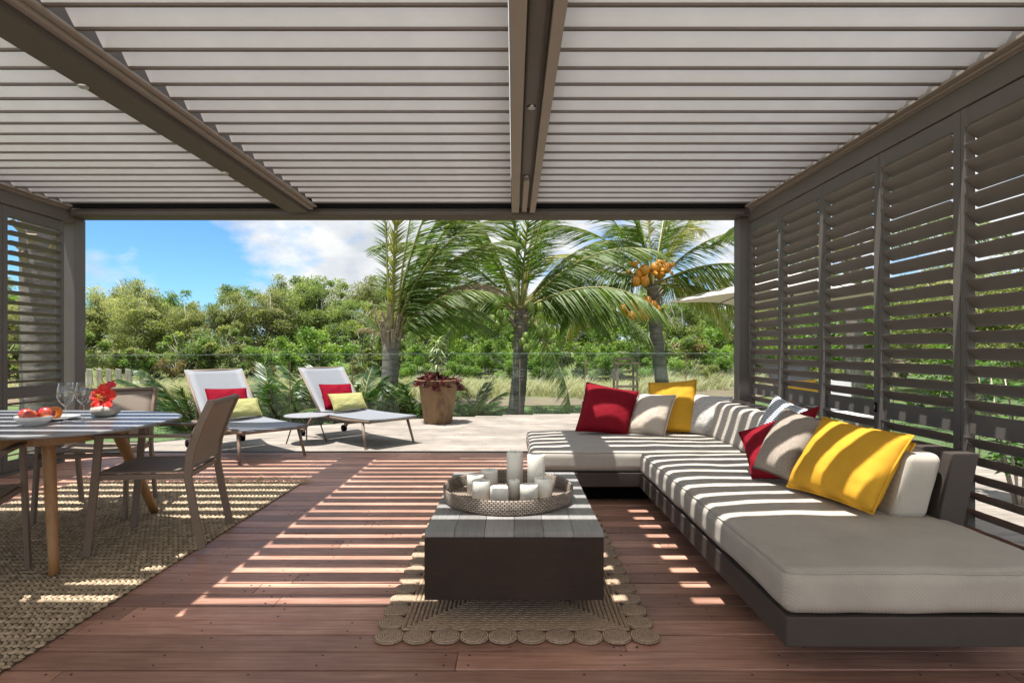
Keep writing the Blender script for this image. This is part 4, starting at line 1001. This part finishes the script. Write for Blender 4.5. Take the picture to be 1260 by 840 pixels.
# ------------------------------------------------------------------ clay pot with plants
cx, cy = -1.196, 9.07
pt = thing('planter_pot', 'tall rust brown clay pot of purple plants at the terrace edge', 'plant pot', (cx, cy, 0.003))
mb = MB(); mb.lathe([(0, 0.0), (0.205, 0.0), (0.222, 0.02), (0.245, 0.18), (0.268, 0.36), (0.295, 0.56), (0.312, 0.66), (0.322, 0.672), (0.318, 0.684), (0.296, 0.684), (0.285, 0.66), (0.275, 0.60), (0, 0.60)], 48, (cx, cy, 0.003)); obj('pot', mb, M_POT, pt, True)
def leaf_quad(mb, p, d, up, ln, wd, r, curl=0.0):
    d = d.normalized(); s = d.cross(up)
    if s.length < 1e-3: s = Vector((1, 0, 0))
    s.normalize(); n = s.cross(d)
    mb.add([p, p+d*ln*0.5+s*wd*0.5+n*curl*ln*0.2, p+d*ln+n*-curl*ln*0.2, p+d*ln*0.5-s*wd*0.5+n*curl*ln*0.2], [(0, 1, 2, 3)], r)
mb = MB(); rnd = random.Random(21)
for k in range(64):
    a = rnd.uniform(0, 6.28); rr = 0.36*math.sqrt(rnd.random()); c = Vector((cx+rr*math.cos(a), cy+rr*math.sin(a), 0.64+rnd.uniform(0.0, 0.12)-0.12*(rr/0.33)**3))
    for j in range(12):
        b = rnd.uniform(0, 6.28); e = rnd.uniform(-0.1, 0.9); d = Vector((math.cos(b)*math.cos(e), math.sin(b)*math.cos(e), math.sin(e)))
        leaf_quad(mb, c, d, Vector((0, 0, 1)), rnd.uniform(0.09, 0.14), rnd.uniform(0.035, 0.05), rnd.random(), 0.5)
obj('purple_foliage', mb, M_PURPLE, pt)
mb = MB(); ms_ = MB(); ms_.tube([(cx, cy, 0.6), (cx-0.02, cy, 0.95), (cx-0.01, cy, 1.3)], [0.012, 0.009, 0.005], 7)
for k in range(120):
    z = 0.78+0.56*k/120+rnd.uniform(-0.03, 0.03); a = k*2.4; e = rnd.uniform(-0.5, 0.6)
    leaf_quad(mb, Vector((cx-0.01, cy, z)), Vector((math.cos(a)*math.cos(e), math.sin(a)*math.cos(e), math.sin(e))), Vector((0, 0, 1)), rnd.uniform(0.14, 0.26), 0.03, rnd.random(), 0.4)
sg = obj('silver_foliage', mb, M_SILVER, pt); obj('plant_stem', ms_, M_RACHIS, sg, True)

# ------------------------------------------------------------------ palms
def frond_mb(length, droop, leaf_len, nleaf, lift, hang, seed, width=0.035):
    """a feather frond growing along +x from the origin: returns (leaflets, stalk)"""
    rnd = random.Random(seed); pts = []; n = 16
    ang = lift; p = Vector((0, 0, 0))
    for i in range(n+1):
        pts.append(p.copy()); ang -= droop/n*(0.4+1.2*i/n); p = p+Vector((math.cos(ang), 0, math.sin(ang)))*length/n
    lf = MB(); stp = MB(); stp.tube(pts, [0.024*(1-0.85*i/n)+0.003 for i in range(n+1)], 6, rnd=0.5)
    for k in range(nleaf):
        t = 0.16+0.83*k/(nleaf-1); f = t*n; i = min(n-1, int(f)); b = pts[i].lerp(pts[i+1], f-i); tg = (pts[i+1]-pts[i]).normalized(); up = tg.cross(Vector((0, -1, 0))).normalized()
        ll = leaf_len*math.sin(math.pi*(0.12+0.80*t))**0.6*(0.75+0.4*rnd.random())
        for s in (-1, 1):
            if rnd.random() < 0.08 or (math.sin(t*37+s*2+seed*5) > 0.86): continue
            side = Vector((0, s, 0)); d = (side*0.80+tg*(0.55+0.5*t)+up*0.25+Vector((rnd.gauss(0, 0.12), rnd.gauss(0, 0.10), rnd.gauss(-0.03, 0.16)))).normalized()
            seg = 4; q = b.copy(); rows = []; w0 = width*(0.8+0.4*rnd.random())
            sp = d.cross(Vector((0, 0, 1)))
            sp = sp.normalized() if sp.length > 1e-3 else Vector((1, 0, 0))
            tw = (sp*0.75+up*0.5*s*0).normalized()
            for j in range(seg+1):
                wd = w0*(1-(j/seg)**1.6)*0.5+0.001; rows += [q+tw*wd, q-tw*wd]
                d = (d+Vector((0, 0, -hang*(0.6+0.8*rnd.random())/seg))).normalized(); q = q+d*ll/seg
            r = min(1, max(0, 0.45+0.3*rnd.gauss(0, 0.6)+0.25*(t-0.5)))
            lf.add(rows, [(2*j, 2*j+1, 2*j+3, 2*j+2) for j in range(seg)], r)
    return lf, stp
FRONDS = {}
def frond_mesh(key, *args):
    if key not in FRONDS:
        lf, sp = frond_mb(*args)
        mb = MB(); mb.add(lf.v, lf.f, lf.r); mb.mi = 1; mb.add(sp.v, sp.f, sp.r); FRONDS[key] = mb
    return FRONDS[key]
FMESH = {}
def palm(name, label, base, top, rbase, rtop, fronds, group=None, cat='palm tree', nuts=None, boots=True, trunk_mat=None, bend=0.0, boot_len=0.28):
    """fronds: (azimuth deg, lift deg, scale, kind, leaf material)"""
    base, top = Vector(base), Vector(top); t = thing(name, label, cat, tuple(base), 0, group)
    mb = MB(); pts = []; rr = []; n = 44
    for i in range(n+1):
        s = i/n; p = base.lerp(top, s)+Vector((bend*math.sin(math.pi*s), 0, 0)); pts.append(p); rr.append((rbase+(rtop-rbase)*s)*(1+0.045*(i % 2))+(0.10*max(0, 0.14-s)))
    mb.tube(pts, rr, 18); obj('trunk', mb, trunk_mat or M_TRUNK, t, True)
    if boots:
        mb = MB(); rnd = random.Random(hash(label) % 1000)
        for k in range(16):
            a = k*2.4; s = 1-0.22*(k/16); p = base.lerp(top, s)+Vector((bend*math.sin(math.pi*s), 0, 0)); d = Vector((math.cos(a), math.sin(a), 1.1 if boot_len < 0.5 else rnd.uniform(3, 7))).normalized()
            mb.bar(p+Vector((math.cos(a), math.sin(a), 0))*rtop*0.7, p+Vector((math.cos(a), math.sin(a), 0))*rtop*0.7+d*boot_len*rnd.uniform(0.6, 1.2), 0.11 if boot_len < 0.5 else 0.07, 0.03, (0, 0, 1), 1.0, rnd.random())
        obj('leaf_base', mb, mat('fibrous_boot', (0.34, 0.28, 0.19), (0.16, 0.12, 0.08), rough=0.9, scale=12), t)
    for (az, lift, sc, kind, lm) in fronds:
        key = (kind, lm.name)
        if key not in FMESH:
            mbf = frond_mesh(kind, *FKIND[kind]); o = obj('frond', mbf, (lm, M_RACHIS), t, world=False); FMESH[key] = o
        else:
            o = FMESH[key].copy(); COL.objects.link(o); o.parent = t
        o.location = top-base+Vector((math.cos(R(az)), math.sin(R(az)), 0))*rtop*0.4; o.rotation_euler = (R(((az*7) % 40)-20), -R(lift), R(az)); o.scale = (sc,)*3
    for (p, r, m) in (nuts or []):
        mb = MB(); mb.ball(p, r, 12, 8, 1.2, 0); obj('coconut', mb, m, t, True)
    return t
FKIND = {'arch': (3.0, 1.25, 0.72, 96, 0.0, 1.9, 1, 0.023), 'straight': (3.2, 0.6, 0.68, 100, 0.0, 1.4, 2, 0.023), 'droop': (2.8, 1.35, 0.78, 92, 0.0, 2.4, 3, 0.023),
         'spear': (3.4, 0.12, 0.40, 96, 0.0, 1.0, 6, 0.022),
         'cycad': (1.25, 0.75, 0.30, 84, 0.0, 0.35, 4, 0.013), 'fan': (1.10, 0.4, 0.36, 74, 0.0, 0.25, 5, 0.013)}
A, S_, D = 'arch', 'straight', 'droop'
# middle palm with green coconuts
rnd = random.Random(31)
def crown(n, seed, lo=5, hi=84, mats_=(M_FROND,), skip=None, sc=1.15):
    """fronds in a phyllotactic spiral: old ones low and drooping, young ones upright"""
    r = random.Random(seed); out = []
    for i in range(n):
        az = (i*137.5+r.uniform(-10, 10)) % 360; f = i/(n-1); lift = lo+(hi-lo)*f+r.uniform(-6, 6)
        if skip and skip(az, lift): continue
        out.append((az, lift, sc*r.uniform(0.9, 1.1), D if f < 0.3 else (A if f < 0.75 else S_), r.choice(mats_)))
    return out
tp = Vector((0.15, 13.0, 2.05))
nuts = [(tp+Vector((dx, -0.40+rnd.uniform(-0.1, 0.1), dz)), 0.088, M_GREENC) for dx, dz in ((0.22,0.05),(0.42,0.04),(0.52,-0.42),(0.62,-0.52),(0.43,-0.50),(-0.45,-0.12),(-0.52,-0.35),(-0.38,-0.28),(-0.62,-0.22),(0.12,-0.60),(0.05,-0.72),(0.14,-0.86),(-0.3,0.22),(-0.5,0.1))]
palm('palm_tree', 'coconut palm with green coconuts standing behind the middle of the glass', (0.02, 13.0, -0.47), tuple(tp), 0.185, 0.15,
     crown(30, 3, lo=16, skip=lambda az, l: 215 < az < 325 and l < 58)+[(-38, -44, 0.80, S_, M_FROND), (5, 16, 0.84, D, M_FROND), (178, 20, 1.0, D, M_FROND)], 'coconut palms', nuts=nuts, bend=0.06)
# right palm with orange coconuts
tp = Vector((3.40, 14.0, 2.75))
nuts = [(tp+Vector((dx, -0.42+rnd.uniform(-0.12, 0.12), dz)), 0.11, M_ORANGEC) for dx, dz in ((-0.62,-0.52),(-0.72,-0.66),(-0.25,-0.46),(-0.12,-0.56),(-0.18,-0.72),(-0.02,-0.66),(-0.48,-0.60),(-0.6,-0.78),(-0.36,-0.62),(-0.30,-0.80),(-0.44,-0.74),(-0.3,0.28),(-0.42,0.2),(-0.05,0.35),(0.12,0.24),(0.25,0.35),(-0.5,0.02),(-0.3,0.02),(-0.78,-0.62))]
nuts += [(tp+Vector((rnd.uniform(-0.7, 0.35), -0.4+rnd.uniform(-0.1, 0.1), rnd.uniform(0.15, 0.5))), rnd.uniform(0.035, 0.06), M_ORANGEC) for _ in range(26)]
palm('palm_tree', 'coconut palm loaded with orange coconuts between the yellow pillow and the parasol', (3.75, 14.0, -0.47), tuple(tp), 0.17, 0.14,
     crown(28, 8, lo=12, mats_=(M_FROND, M_FROND, M_FRONDY), skip=lambda az, l: 210 < az < 330 and l < 60)+[(-12, 4, 0.95, D, M_FRONDY), (-25, -4, 0.8, D, M_FRONDY), (188, 6, 1.0, D, M_FROND)], 'coconut palms', nuts=nuts, bend=-0.05)
# left palm: thick ragged trunk, upright stalks leaning to the right
tp = Vector((-2.36, 11.0, 1.35))
palm('palm_tree', 'ragged thick trunked palm with upright fronds beside the sunlit lounger', (-2.52, 11.0, -0.47), tuple(tp), 0.17, 0.15,
     [(80, 86, 1.0, 'spear', M_FROND), (130, 88, 1.05, 'spear', M_FROND), (15, 84, 1.05, 'spear', M_FROND), (300, 87, 0.95, 'spear', M_FRONDY), (20, 78, 1.2, S_, M_FROND), (-15, 74, 1.1, A, M_FROND), (0, 66, 1.05, A, M_FROND), (-20, 50, 0.8, A, M_FROND), (-10, 82, 1.2, S_, M_FROND),
      (195, 62, 0.36, A, M_FROND), (40, 68, 1.1, A, M_FROND), (160, 40, 0.30, A, M_DRYFROND), (8, 73, 1.15, S_, M_FROND), (10, 58, 0.9, D, M_DRYFROND), (-4, 44, 0.75, D, M_FROND), (25, 36, 0.8, D, M_FROND)],
     'coconut palms', bend=0.05, trunk_mat=M_TRUNK, boot_len=0.75)
# palm seen through the sofa-side shutters, palm behind the dining-side shutter
palm('palm_tree', 'tall palm seen through the middle shutter of the sofa wall', (7.15, 12.0, -0.47), (7.1, 12.0, 3.2), 0.19, 0.15,
     [(az, lf, 1.0, k_, m_) for az, lf, k_, m_ in ((180, 10, D, M_FROND), (200, 35, A, M_FROND), (150, 40, A, M_FROND), (230, 20, D, M_FRONDY), (260, 50, A, M_FROND), (300, 30, D, M_FROND), (0, 30, A, M_FROND), (60, 60, S_, M_FROND), (110, 50, S_, M_FROND))], 'coconut palms')
palm('palm_tree', 'palm trunk seen through the shutter on the dining side', (-6.25, 7.6, -0.47), (-6.4, 7.7, 3.0), 0.23, 0.19,
     [(az, lf, 1.0, k_, m_) for az, lf, k_, m_ in ((180, 10, D, M_FROND), (220, 35, A, M_FRONDY), (150, 40, A, M_FROND), (250, 20, D, M_FRONDY), (110, 60, S_, M_FROND), (70, 70, S_, M_FROND))], 'coconut palms')
# low palms along the glass
rnd = random.Random(77)
LOW = [(-4.85, 8.75, 'low feathery palm behind the glass, between the armchair and first lounger', 1.05), (-4.02, 9.55, 'low feathery palm behind the round side table', 1.1), (-3.45, 10.0, 'low feathery palm behind the backrest of the sunlit lounger', 1.05),
       (-2.75, 10.35, 'low feathery palm at the foot of the ragged palm', 1.0), (-1.75, 10.5, 'low feathery palm just left of the clay pot', 0.85), (-0.80, 10.75, 'low feathery palm just right of the clay pot', 0.8)]
for (x, y_, lb, sc) in LOW:
    k = 19
    palm('low_palm', lb, (x, y_, -0.47), (x, y_, -0.25), 0.09, 0.07, [(i*360/k*1.0+rnd.uniform(-12, 12), rnd.uniform(25, 78), sc*rnd.uniform(0.8, 1.1), 'cycad' if i % 3 else 'fan', M_FRONDD) for i in range(k)], 'low palms along the glass', 'palm', boots=False)

# ------------------------------------------------------------------ wooden tower chair, stakes, parasol, white chair, shrub
tc_ = thing('lifeguard_chair', 'tall slim wooden chair out on the lawn beyond the glass', 'chair', (2.40, 12.3, -0.44))
X, Y, Z = 2.40, 12.3, -0.44
for sx in (-1, 1):
    for sy in (-1, 1):
        mb = MB(); mb.bar((X+sx*0.23, Y+sy*0.22, Z), (X+sx*0.20, Y+sy*0.19, 0.875 if sy < 0 else 0.985), 0.040, 0.036, (0, 1, 0)); obj('leg', mb, M_TIMBER, tc_, bevel=0.003)
mb = MB()
for k in range(5): mb.box(X-0.24, X+0.24, Y-0.22+k*0.088, Y-0.22+k*0.088+0.075, 0.36, 0.385)
obj('seat', mb, M_TIMBER, tc_)
mb = MB(); mb.box(X-0.25, X+0.25, Y-0.23, Y-0.17, 0.85, 0.885); mb.box(X-0.25, X-0.18, Y-0.165, Y+0.2, 0.85, 0.885); mb.box(X+0.18, X+0.25, Y-0.165, Y+0.2, 0.85, 0.885); obj('armrest', mb, M_TIMBER, tc_)
mb = MB(); mb.box(X-0.16, X+0.16, Y+0.18, Y+0.21, 0.93, 0.99); mb.box(X-0.16, X+0.16, Y+0.18, Y+0.21, 0.50, 0.54); obj('backrest', mb, M_TIMBER, tc_)
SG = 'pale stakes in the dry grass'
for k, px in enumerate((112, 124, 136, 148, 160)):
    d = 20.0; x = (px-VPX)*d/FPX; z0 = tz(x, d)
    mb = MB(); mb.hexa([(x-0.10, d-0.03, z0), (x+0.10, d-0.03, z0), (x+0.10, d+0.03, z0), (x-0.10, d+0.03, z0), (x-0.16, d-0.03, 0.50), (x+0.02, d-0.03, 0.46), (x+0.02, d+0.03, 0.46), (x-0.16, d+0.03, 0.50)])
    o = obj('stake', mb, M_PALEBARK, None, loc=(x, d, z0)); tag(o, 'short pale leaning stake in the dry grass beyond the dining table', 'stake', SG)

pa = thing('parasol', 'large cream square parasol beyond the front pergola post', 'parasol', (4.42, 9.1, 0.002))
mb = MB(); cx_, cy_ = 4.42, 9.1; hw = 1.36; ze, zp = 1.97, 2.42; n = 13; pts = []
for i in range(n):
    for j in range(n):
        u, v = -1+2*i/(n-1), -1+2*j/(n-1); m_ = max(abs(u), abs(v)); r_ = 1-m_
        z = ze+(zp-ze)*(r_**1.12)-0.05*m_*(1-min(abs(u), abs(v))/max(m_, 1e-3))*0-0.03*math.cos(math.pi*min(abs(u), abs(v))/max(m_, 1e-3))*m_*-1
        a = R(38); X, Y = hw*u, hw*v
        pts.append((cx_+X*math.cos(a)-Y*math.sin(a), cy_+X*math.sin(a)+Y*math.cos(a), z))
mb.grid(pts, n, n); cn = obj('canopy', mb, M_PARASOL, pa)
sd_ = cn.modifiers.new('thick', 'SOLIDIFY'); sd_.thickness = 0.006
mb = MB(); mb.tube([(cx_, cy_, 0.004), (cx_, cy_, 2.44)], 0.024, 12); obj('pole', mb, M_TAUPE, pa, True)
mb = MB(); mb.box(cx_-0.3, cx_+0.3, cy_-0.3, cy_+0.3, 0.005, 0.06); obj('base', mb, M_TAUPE, pa, bevel=0.01)
mb = MB()
for k in range(8):
    a = R(38+45*k); l_ = hw*(1.38 if k % 2 else 1.0)*0.97; mb.tube([(cx_, cy_, zp-0.05), (cx_+l_*math.cos(a), cy_+l_*math.sin(a), ze-0.01)], 0.009, 6)
obj('rib', mb, M_TAUPE, pa)

wc = thing('garden_chair', 'white garden chair on the terrace behind the middle shutter', 'chair', (3.72, 6.35, 0.003), R(0))
X, Y = 3.72, 6.35
mb = MB(); rounded_box(mb, X-0.23, X+0.23, Y-0.22, Y+0.22, 0.42, 0.46, 0.018, 0.0); obj('seat', mb, M_WHITEPL, wc, True, merge=True)
mb = MB(); rounded_box(mb, X-0.15, X+0.15, Y+0.20, Y+0.24, 0.47, 0.84, 0.018, 0.0); obj('backrest', mb, M_WHITEPL, wc, True, merge=True)
for sx in (-1, 1):
    for sy in (-1, 1):
        mb = MB(); mb.tube([(X+sx*0.19, Y+sy*0.18, 0.43), (X+sx*0.22, Y+sy*0.22, 0.003)], 0.014, 8); obj('leg', mb, M_WHITEPL, wc, True)

def leafy(label, base, h, rad, n, ln, name='hibiscus_shrub', flowers=0, seed=1, lm=M_HIBLEAF):
    t = thing(name, label, 'shrub', base, 0); rnd = random.Random(seed); lf = MB(); sm = MB(); fl = MB(); b = Vector(base)
    for k in range(9):
        a = rnd.uniform(0, 6.28); tip = b+Vector((math.cos(a)*rad*rnd.uniform(0.3, 1), math.sin(a)*rad*rnd.uniform(0.3, 1), h*rnd.uniform(0.6, 1))); mid = b.lerp(tip, 0.5)+Vector((rnd.uniform(-.05, .05), rnd.uniform(-.05, .05), 0.05))
        sm.tube([b+Vector((math.cos(a)*0.03, math.sin(a)*0.03, 0)), mid, tip], [0.010, 0.007, 0.004], 6)
        for j in range(n//9):
            s = rnd.uniform(0.25, 1); p = b.lerp(mid, s*2) if s < 0.5 else mid.lerp(tip, s*2-1); c = rnd.uniform(0, 6.28); e = rnd.uniform(-0.5, 0.5)
            d = Vector((math.cos(c)*math.cos(e), math.sin(c)*math.cos(e), math.sin(e))); p = p+d*0.04
            leaf_quad(lf, p, d, Vector((0, 0, 1)), ln*rnd.uniform(0.7, 1.2), ln*0.7*rnd.uniform(0.8, 1.1), rnd.random(), 0.4)
        if k < flowers:
            for j in range(6):
                c = j*1.05; leaf_quad(fl, tip, Vector((math.cos(c), math.sin(c), 0.5)), Vector((0, 0, 1)), 0.06, 0.045, rnd.random(), 0.3)
    obj('foliage', lf, lm, t); obj('stem', sm, M_PALEBARK, t, True)
    if flowers: obj('blossom', fl, M_PETAL, t)
leafy('glossy leaved hibiscus shrub outside the nearest shutter', (3.75, 4.25, 0.003), 1.25, 0.42, 260, 0.10, flowers=4, seed=4)

# ------------------------------------------------------------------ trees and bushes of the bank
def crown_mb(rx, rz, nl, per, leaf, seed, zoff, spread=1.0):
    rnd = random.Random(seed); mb = MB()
    for k in range(nl):
        while True:
            p = Vector((rnd.uniform(-1, 1), rnd.uniform(-1, 1), rnd.uniform(-1, 1)))
            if p.length < 1: break
        p = p*(0.55+0.55*rnd.random()); c = Vector((p.x*rx*1.12, p.y*rx*1.12, zoff+p.z*rz)); lr = rnd.choice((0.13, 0.18, 0.24, 0.30, 0.38))*rnd.uniform(0.85, 1.15)*min(rx, rz)*spread; pern = int(per*(0.35+1.6*(lr/min(rx, rz))**1.0*1.6))
        tone = min(1, max(0, 0.45+0.22*rnd.gauss(0, 1)))
        for j in range(pern):
            d = Vector((rnd.gauss(0, 1), rnd.gauss(0, 1), rnd.gauss(0, 1)+0.25)).normalized(); q = c+Vector((d.x*lr, d.y*lr, d.z*lr*0.8))*(rnd.random()**0.4)
            q += Vector((rnd.gauss(0, 1), rnd.gauss(0, 1), rnd.gauss(0, 1)))*lr*0.10
            dd = (d*0.5+Vector((rnd.gauss(0, 1), rnd.gauss(0, 1), rnd.gauss(0, 0.7)))).normalized()
            leaf_quad(mb, q, dd, Vector((rnd.gauss(0, .6), rnd.gauss(0, .6), 1)).normalized(), leaf*rnd.uniform(0.6, 1.7), leaf*rnd.uniform(0.4, 0.75), min(1, max(0, tone+rnd.gauss(0, 0.16))), 0.3)
    return mb
def tree_trunk(rx, rz, zoff, seed, r=0.09):
    rnd = random.Random(seed); mb = MB(); reach = 1.05 if zoff > 1.5 else 0.6; r = r if zoff > 1.5 else r*0.5; lean = rnd.uniform(-0.25, 0.25)
    mb.tube([(0, 0, -0.3), (lean*0.4, 0, zoff*0.5), (lean, 0.05, zoff), (lean*1.2, 0, zoff+rz*0.6)], [r, r*0.8, r*0.55, r*0.2], 8)
    for k in range(16):
        a = rnd.uniform(0, 6.28); s = rnd.uniform(0.25, 0.98); st_ = Vector((lean*s, 0, zoff*s)); e = Vector((math.cos(a)*rx*rnd.uniform(0.4, reach), math.sin(a)*rx*rnd.uniform(0.4, reach), zoff+rz*rnd.uniform(-0.4, 0.95)))
        mb.tube([st_, st_.lerp(e, 0.5)+Vector((0, 0, 0.1)), e], [r*0.5, r*0.3, r*0.1], 6)
    return mb
def tree_proto(name, label, cat, rx, rz, zoff, nl, per, leaf, seed, lm, loc, group, r=0.09):
    t = thing(name, label, cat, loc, 0, group); obj('crown', crown_mb(rx, rz, nl, per, leaf, seed, zoff), lm, t, world=False); obj('trunk', tree_trunk(rx, rz, zoff, seed, r), M_PALEBARK, t, True, world=False)
    return t
GT, GB = 'trees of the wooded bank', 'bushes at the foot of the wooded bank'
rnd = random.Random(99)
KINDS_T = [('olive green broadleaf tree of the wooded bank beyond the glass', 1.9, 2.3, 2.35, 60, 290, 0.115, 1, M_OLIVE), ('darker green broadleaf tree of the wooded bank beyond the glass', 1.7, 2.4, 2.4, 58, 290, 0.115, 2, M_DARKGREEN),
           ('yellowish open crowned tree of the wooded bank beyond the glass', 1.8, 2.2, 2.45, 50, 290, 0.11, 3, M_OLIVE), ('fresh green broadleaf tree of the wooded bank beyond the glass', 2.0, 2.2, 2.25, 60, 290, 0.115, 4, M_GREEN)]
KINDS_B = [('bright green leafy bush at the foot of the wooded bank', 1.5, 1.15, 1.0, 20, 240, 0.12, 11, M_GREEN), ('olive leafy bush at the foot of the wooded bank', 1.5, 1.05, 0.95, 20, 240, 0.12, 12, M_OLIVE), ('dark green bush at the foot of the wooded bank', 1.4, 1.2, 1.05, 20, 240, 0.12, 13, M_DARKGREEN),
           ('russet flowering bush at the foot of the wooded bank', 1.0, 0.8, 0.8, 14, 200, 0.11, 14, M_RUSSET)]
PT, PB = {}, {}
def put(kinds, cache, k, x, y_, sc, name, cat, group):
    lb, rx, rz, zo, nl, per, leaf, sd_, lm = kinds[k]; z = tz(x, y_)-0.05
    if k not in cache:
        cache[k] = tree_proto(name, lb, cat, rx, rz, zo, nl, per, leaf, sd_, lm, (x, y_, z), group); cache[k].scale = (sc,)*3; cache[k].rotation_euler[2] = rnd.uniform(0, 6)
    else: dup(cache[k], (x, y_, z), rnd.uniform(0, 6.28), lb, group, (sc*rnd.uniform(0.92, 1.1), sc*rnd.uniform(0.92, 1.1), sc))
def tops(px):
    """height of the tree line in the photograph's left and right halves, as the height a tree needs at 33 m"""
    return 1.0
x = -33.0
while x < 30:
    y_ = rnd.uniform(31, 35); left = x < -6
    k = rnd.choice((0, 0, 2, 1, 0)) if left else rnd.choice((3, 0, 1, 3))
    put(KINDS_T, PT, k, x, y_, rnd.uniform(0.78, 1.0)*(1.0 if left else 0.9), 'broadleaf_tree', 'tree', GT); x += rnd.uniform(1.9, 2.6)
x = -40.0
while x < 36:
    put(KINDS_T, PT, rnd.choice((0, 1, 2, 3)), x, rnd.uniform(38, 44), rnd.uniform(0.95, 1.2), 'broadleaf_tree', 'tree', GT); x += rnd.uniform(2.6, 3.6)
x = -27.0
while x < 26:
    left = x < -5
    put(KINDS_B, PB, rnd.choice((0, 1, 1, 2)) if left else rnd.choice((0, 0, 2, 0, 3)), x, rnd.uniform(24.5, 28.5)+max(0, x-6)*0.3, rnd.uniform(0.75, 1.15), 'bush', 'bush', GB); x += rnd.uniform(1.1, 1.7)
x = -24.0
while x < 20:
    put(KINDS_B, PB, rnd.choice((0, 1, 1, 3)) if x < -5 else rnd.choice((0, 0, 1)), x, rnd.uniform(24.2, 25.4)+max(0, x-6)*0.3, rnd.uniform(0.45, 0.7), 'bush', 'bush', GB); x += rnd.uniform(1.5, 2.6)

for (x, y_, k, sc) in ((12.5, 22, 3, 0.95), (14.5, 18.5, 0, 0.95), (15.5, 15, 3, 1.0), (16.5, 12, 1, 0.95), (17, 8.5, 3, 1.0), (18, 5, 0, 1.0), (13.8, 25, 1, 0.9), (17.5, 20, 2, 1.1), (19.5, 14, 0, 1.15), (20, 10, 3, 1.1),
                       (-19, 17.5, 0, 0.95), (-16, 13.5, 3, 1.0), (-14.5, 10, 1, 0.9), (-22, 21.5, 2, 1.0), (-18.5, 15, 0, 1.1)):
    put(KINDS_T, PT, k, x, y_, sc, 'broadleaf_tree', 'tree', GT)
for (x, y_, k, sc) in ((11.6, 15.5, 0, 0.8), (12.6, 12.5, 2, 0.8), (13.4, 10, 0, 0.9), (13.8, 7.2, 1, 0.8), (11.5, 19, 1, 0.8)):
    put(KINDS_B, PB, k, x, y_, sc, 'bush', 'bush', GB)
# ------------------------------------------------------------------ dry grass and lawn blades (uncountable)
mb = MB(); rnd = random.Random(8)
def tuft(x, y_, z, h, nb, spread):
    for k in range(nb):
        a = rnd.uniform(0, 6.28); l_ = h*rnd.uniform(0.6, 1.15); d = Vector((math.cos(a)*spread, math.sin(a)*spread, 1)).normalized(); s = Vector((-math.sin(a+1), math.cos(a+1), 0))*0.012
        p0 = Vector((x+rnd.uniform(-.12, .12), y_+rnd.uniform(-.12, .12), z)); p1 = p0+d*l_*0.55; p2 = p1+Vector((d.x*1.6, d.y*1.6, d.z*0.55))*l_*0.5
        mb.add([p0-s, p0+s, p1+s*0.8, p1-s*0.8, p2], [(0, 1, 2, 3), (3, 2, 4)], rnd.random())
for i in range(2600):
    x = rnd.uniform(-20, 14); y_ = rnd.uniform(18.3, 23.5)+max(0, x-3)*0.72
    if noise.noise(Vector((x*0.35, y_*0.5, 3))) < -0.25: continue
    tuft(x, y_, tz(x, y_), rnd.uniform(0.42, 0.75), 13, 0.45)
tag(obj('dry_grass', mb, M_DRYGRASS), 'pale dry grass growing along the track', 'grass', kind='stuff')
mb = MB()
for i in range(9000):
    x = rnd.uniform(-9, 12); y_ = rnd.uniform(10.7, 16.6)
    if x > 5.2: y_ = rnd.uniform(3, 16.6)
    tuft(x, y_, tz(x, y_), rnd.uniform(0.03, 0.07), 4, 0.5)
tag(obj('lawn_grass', mb, leaf_mat('lawn_blade', (0.06, 0.105, 0.025), (0.095, 0.145, 0.04), (0.15, 0.20, 0.065), 0.3, 0.6)), 'short green grass of the lawn beyond the glass', 'grass', kind='stuff')
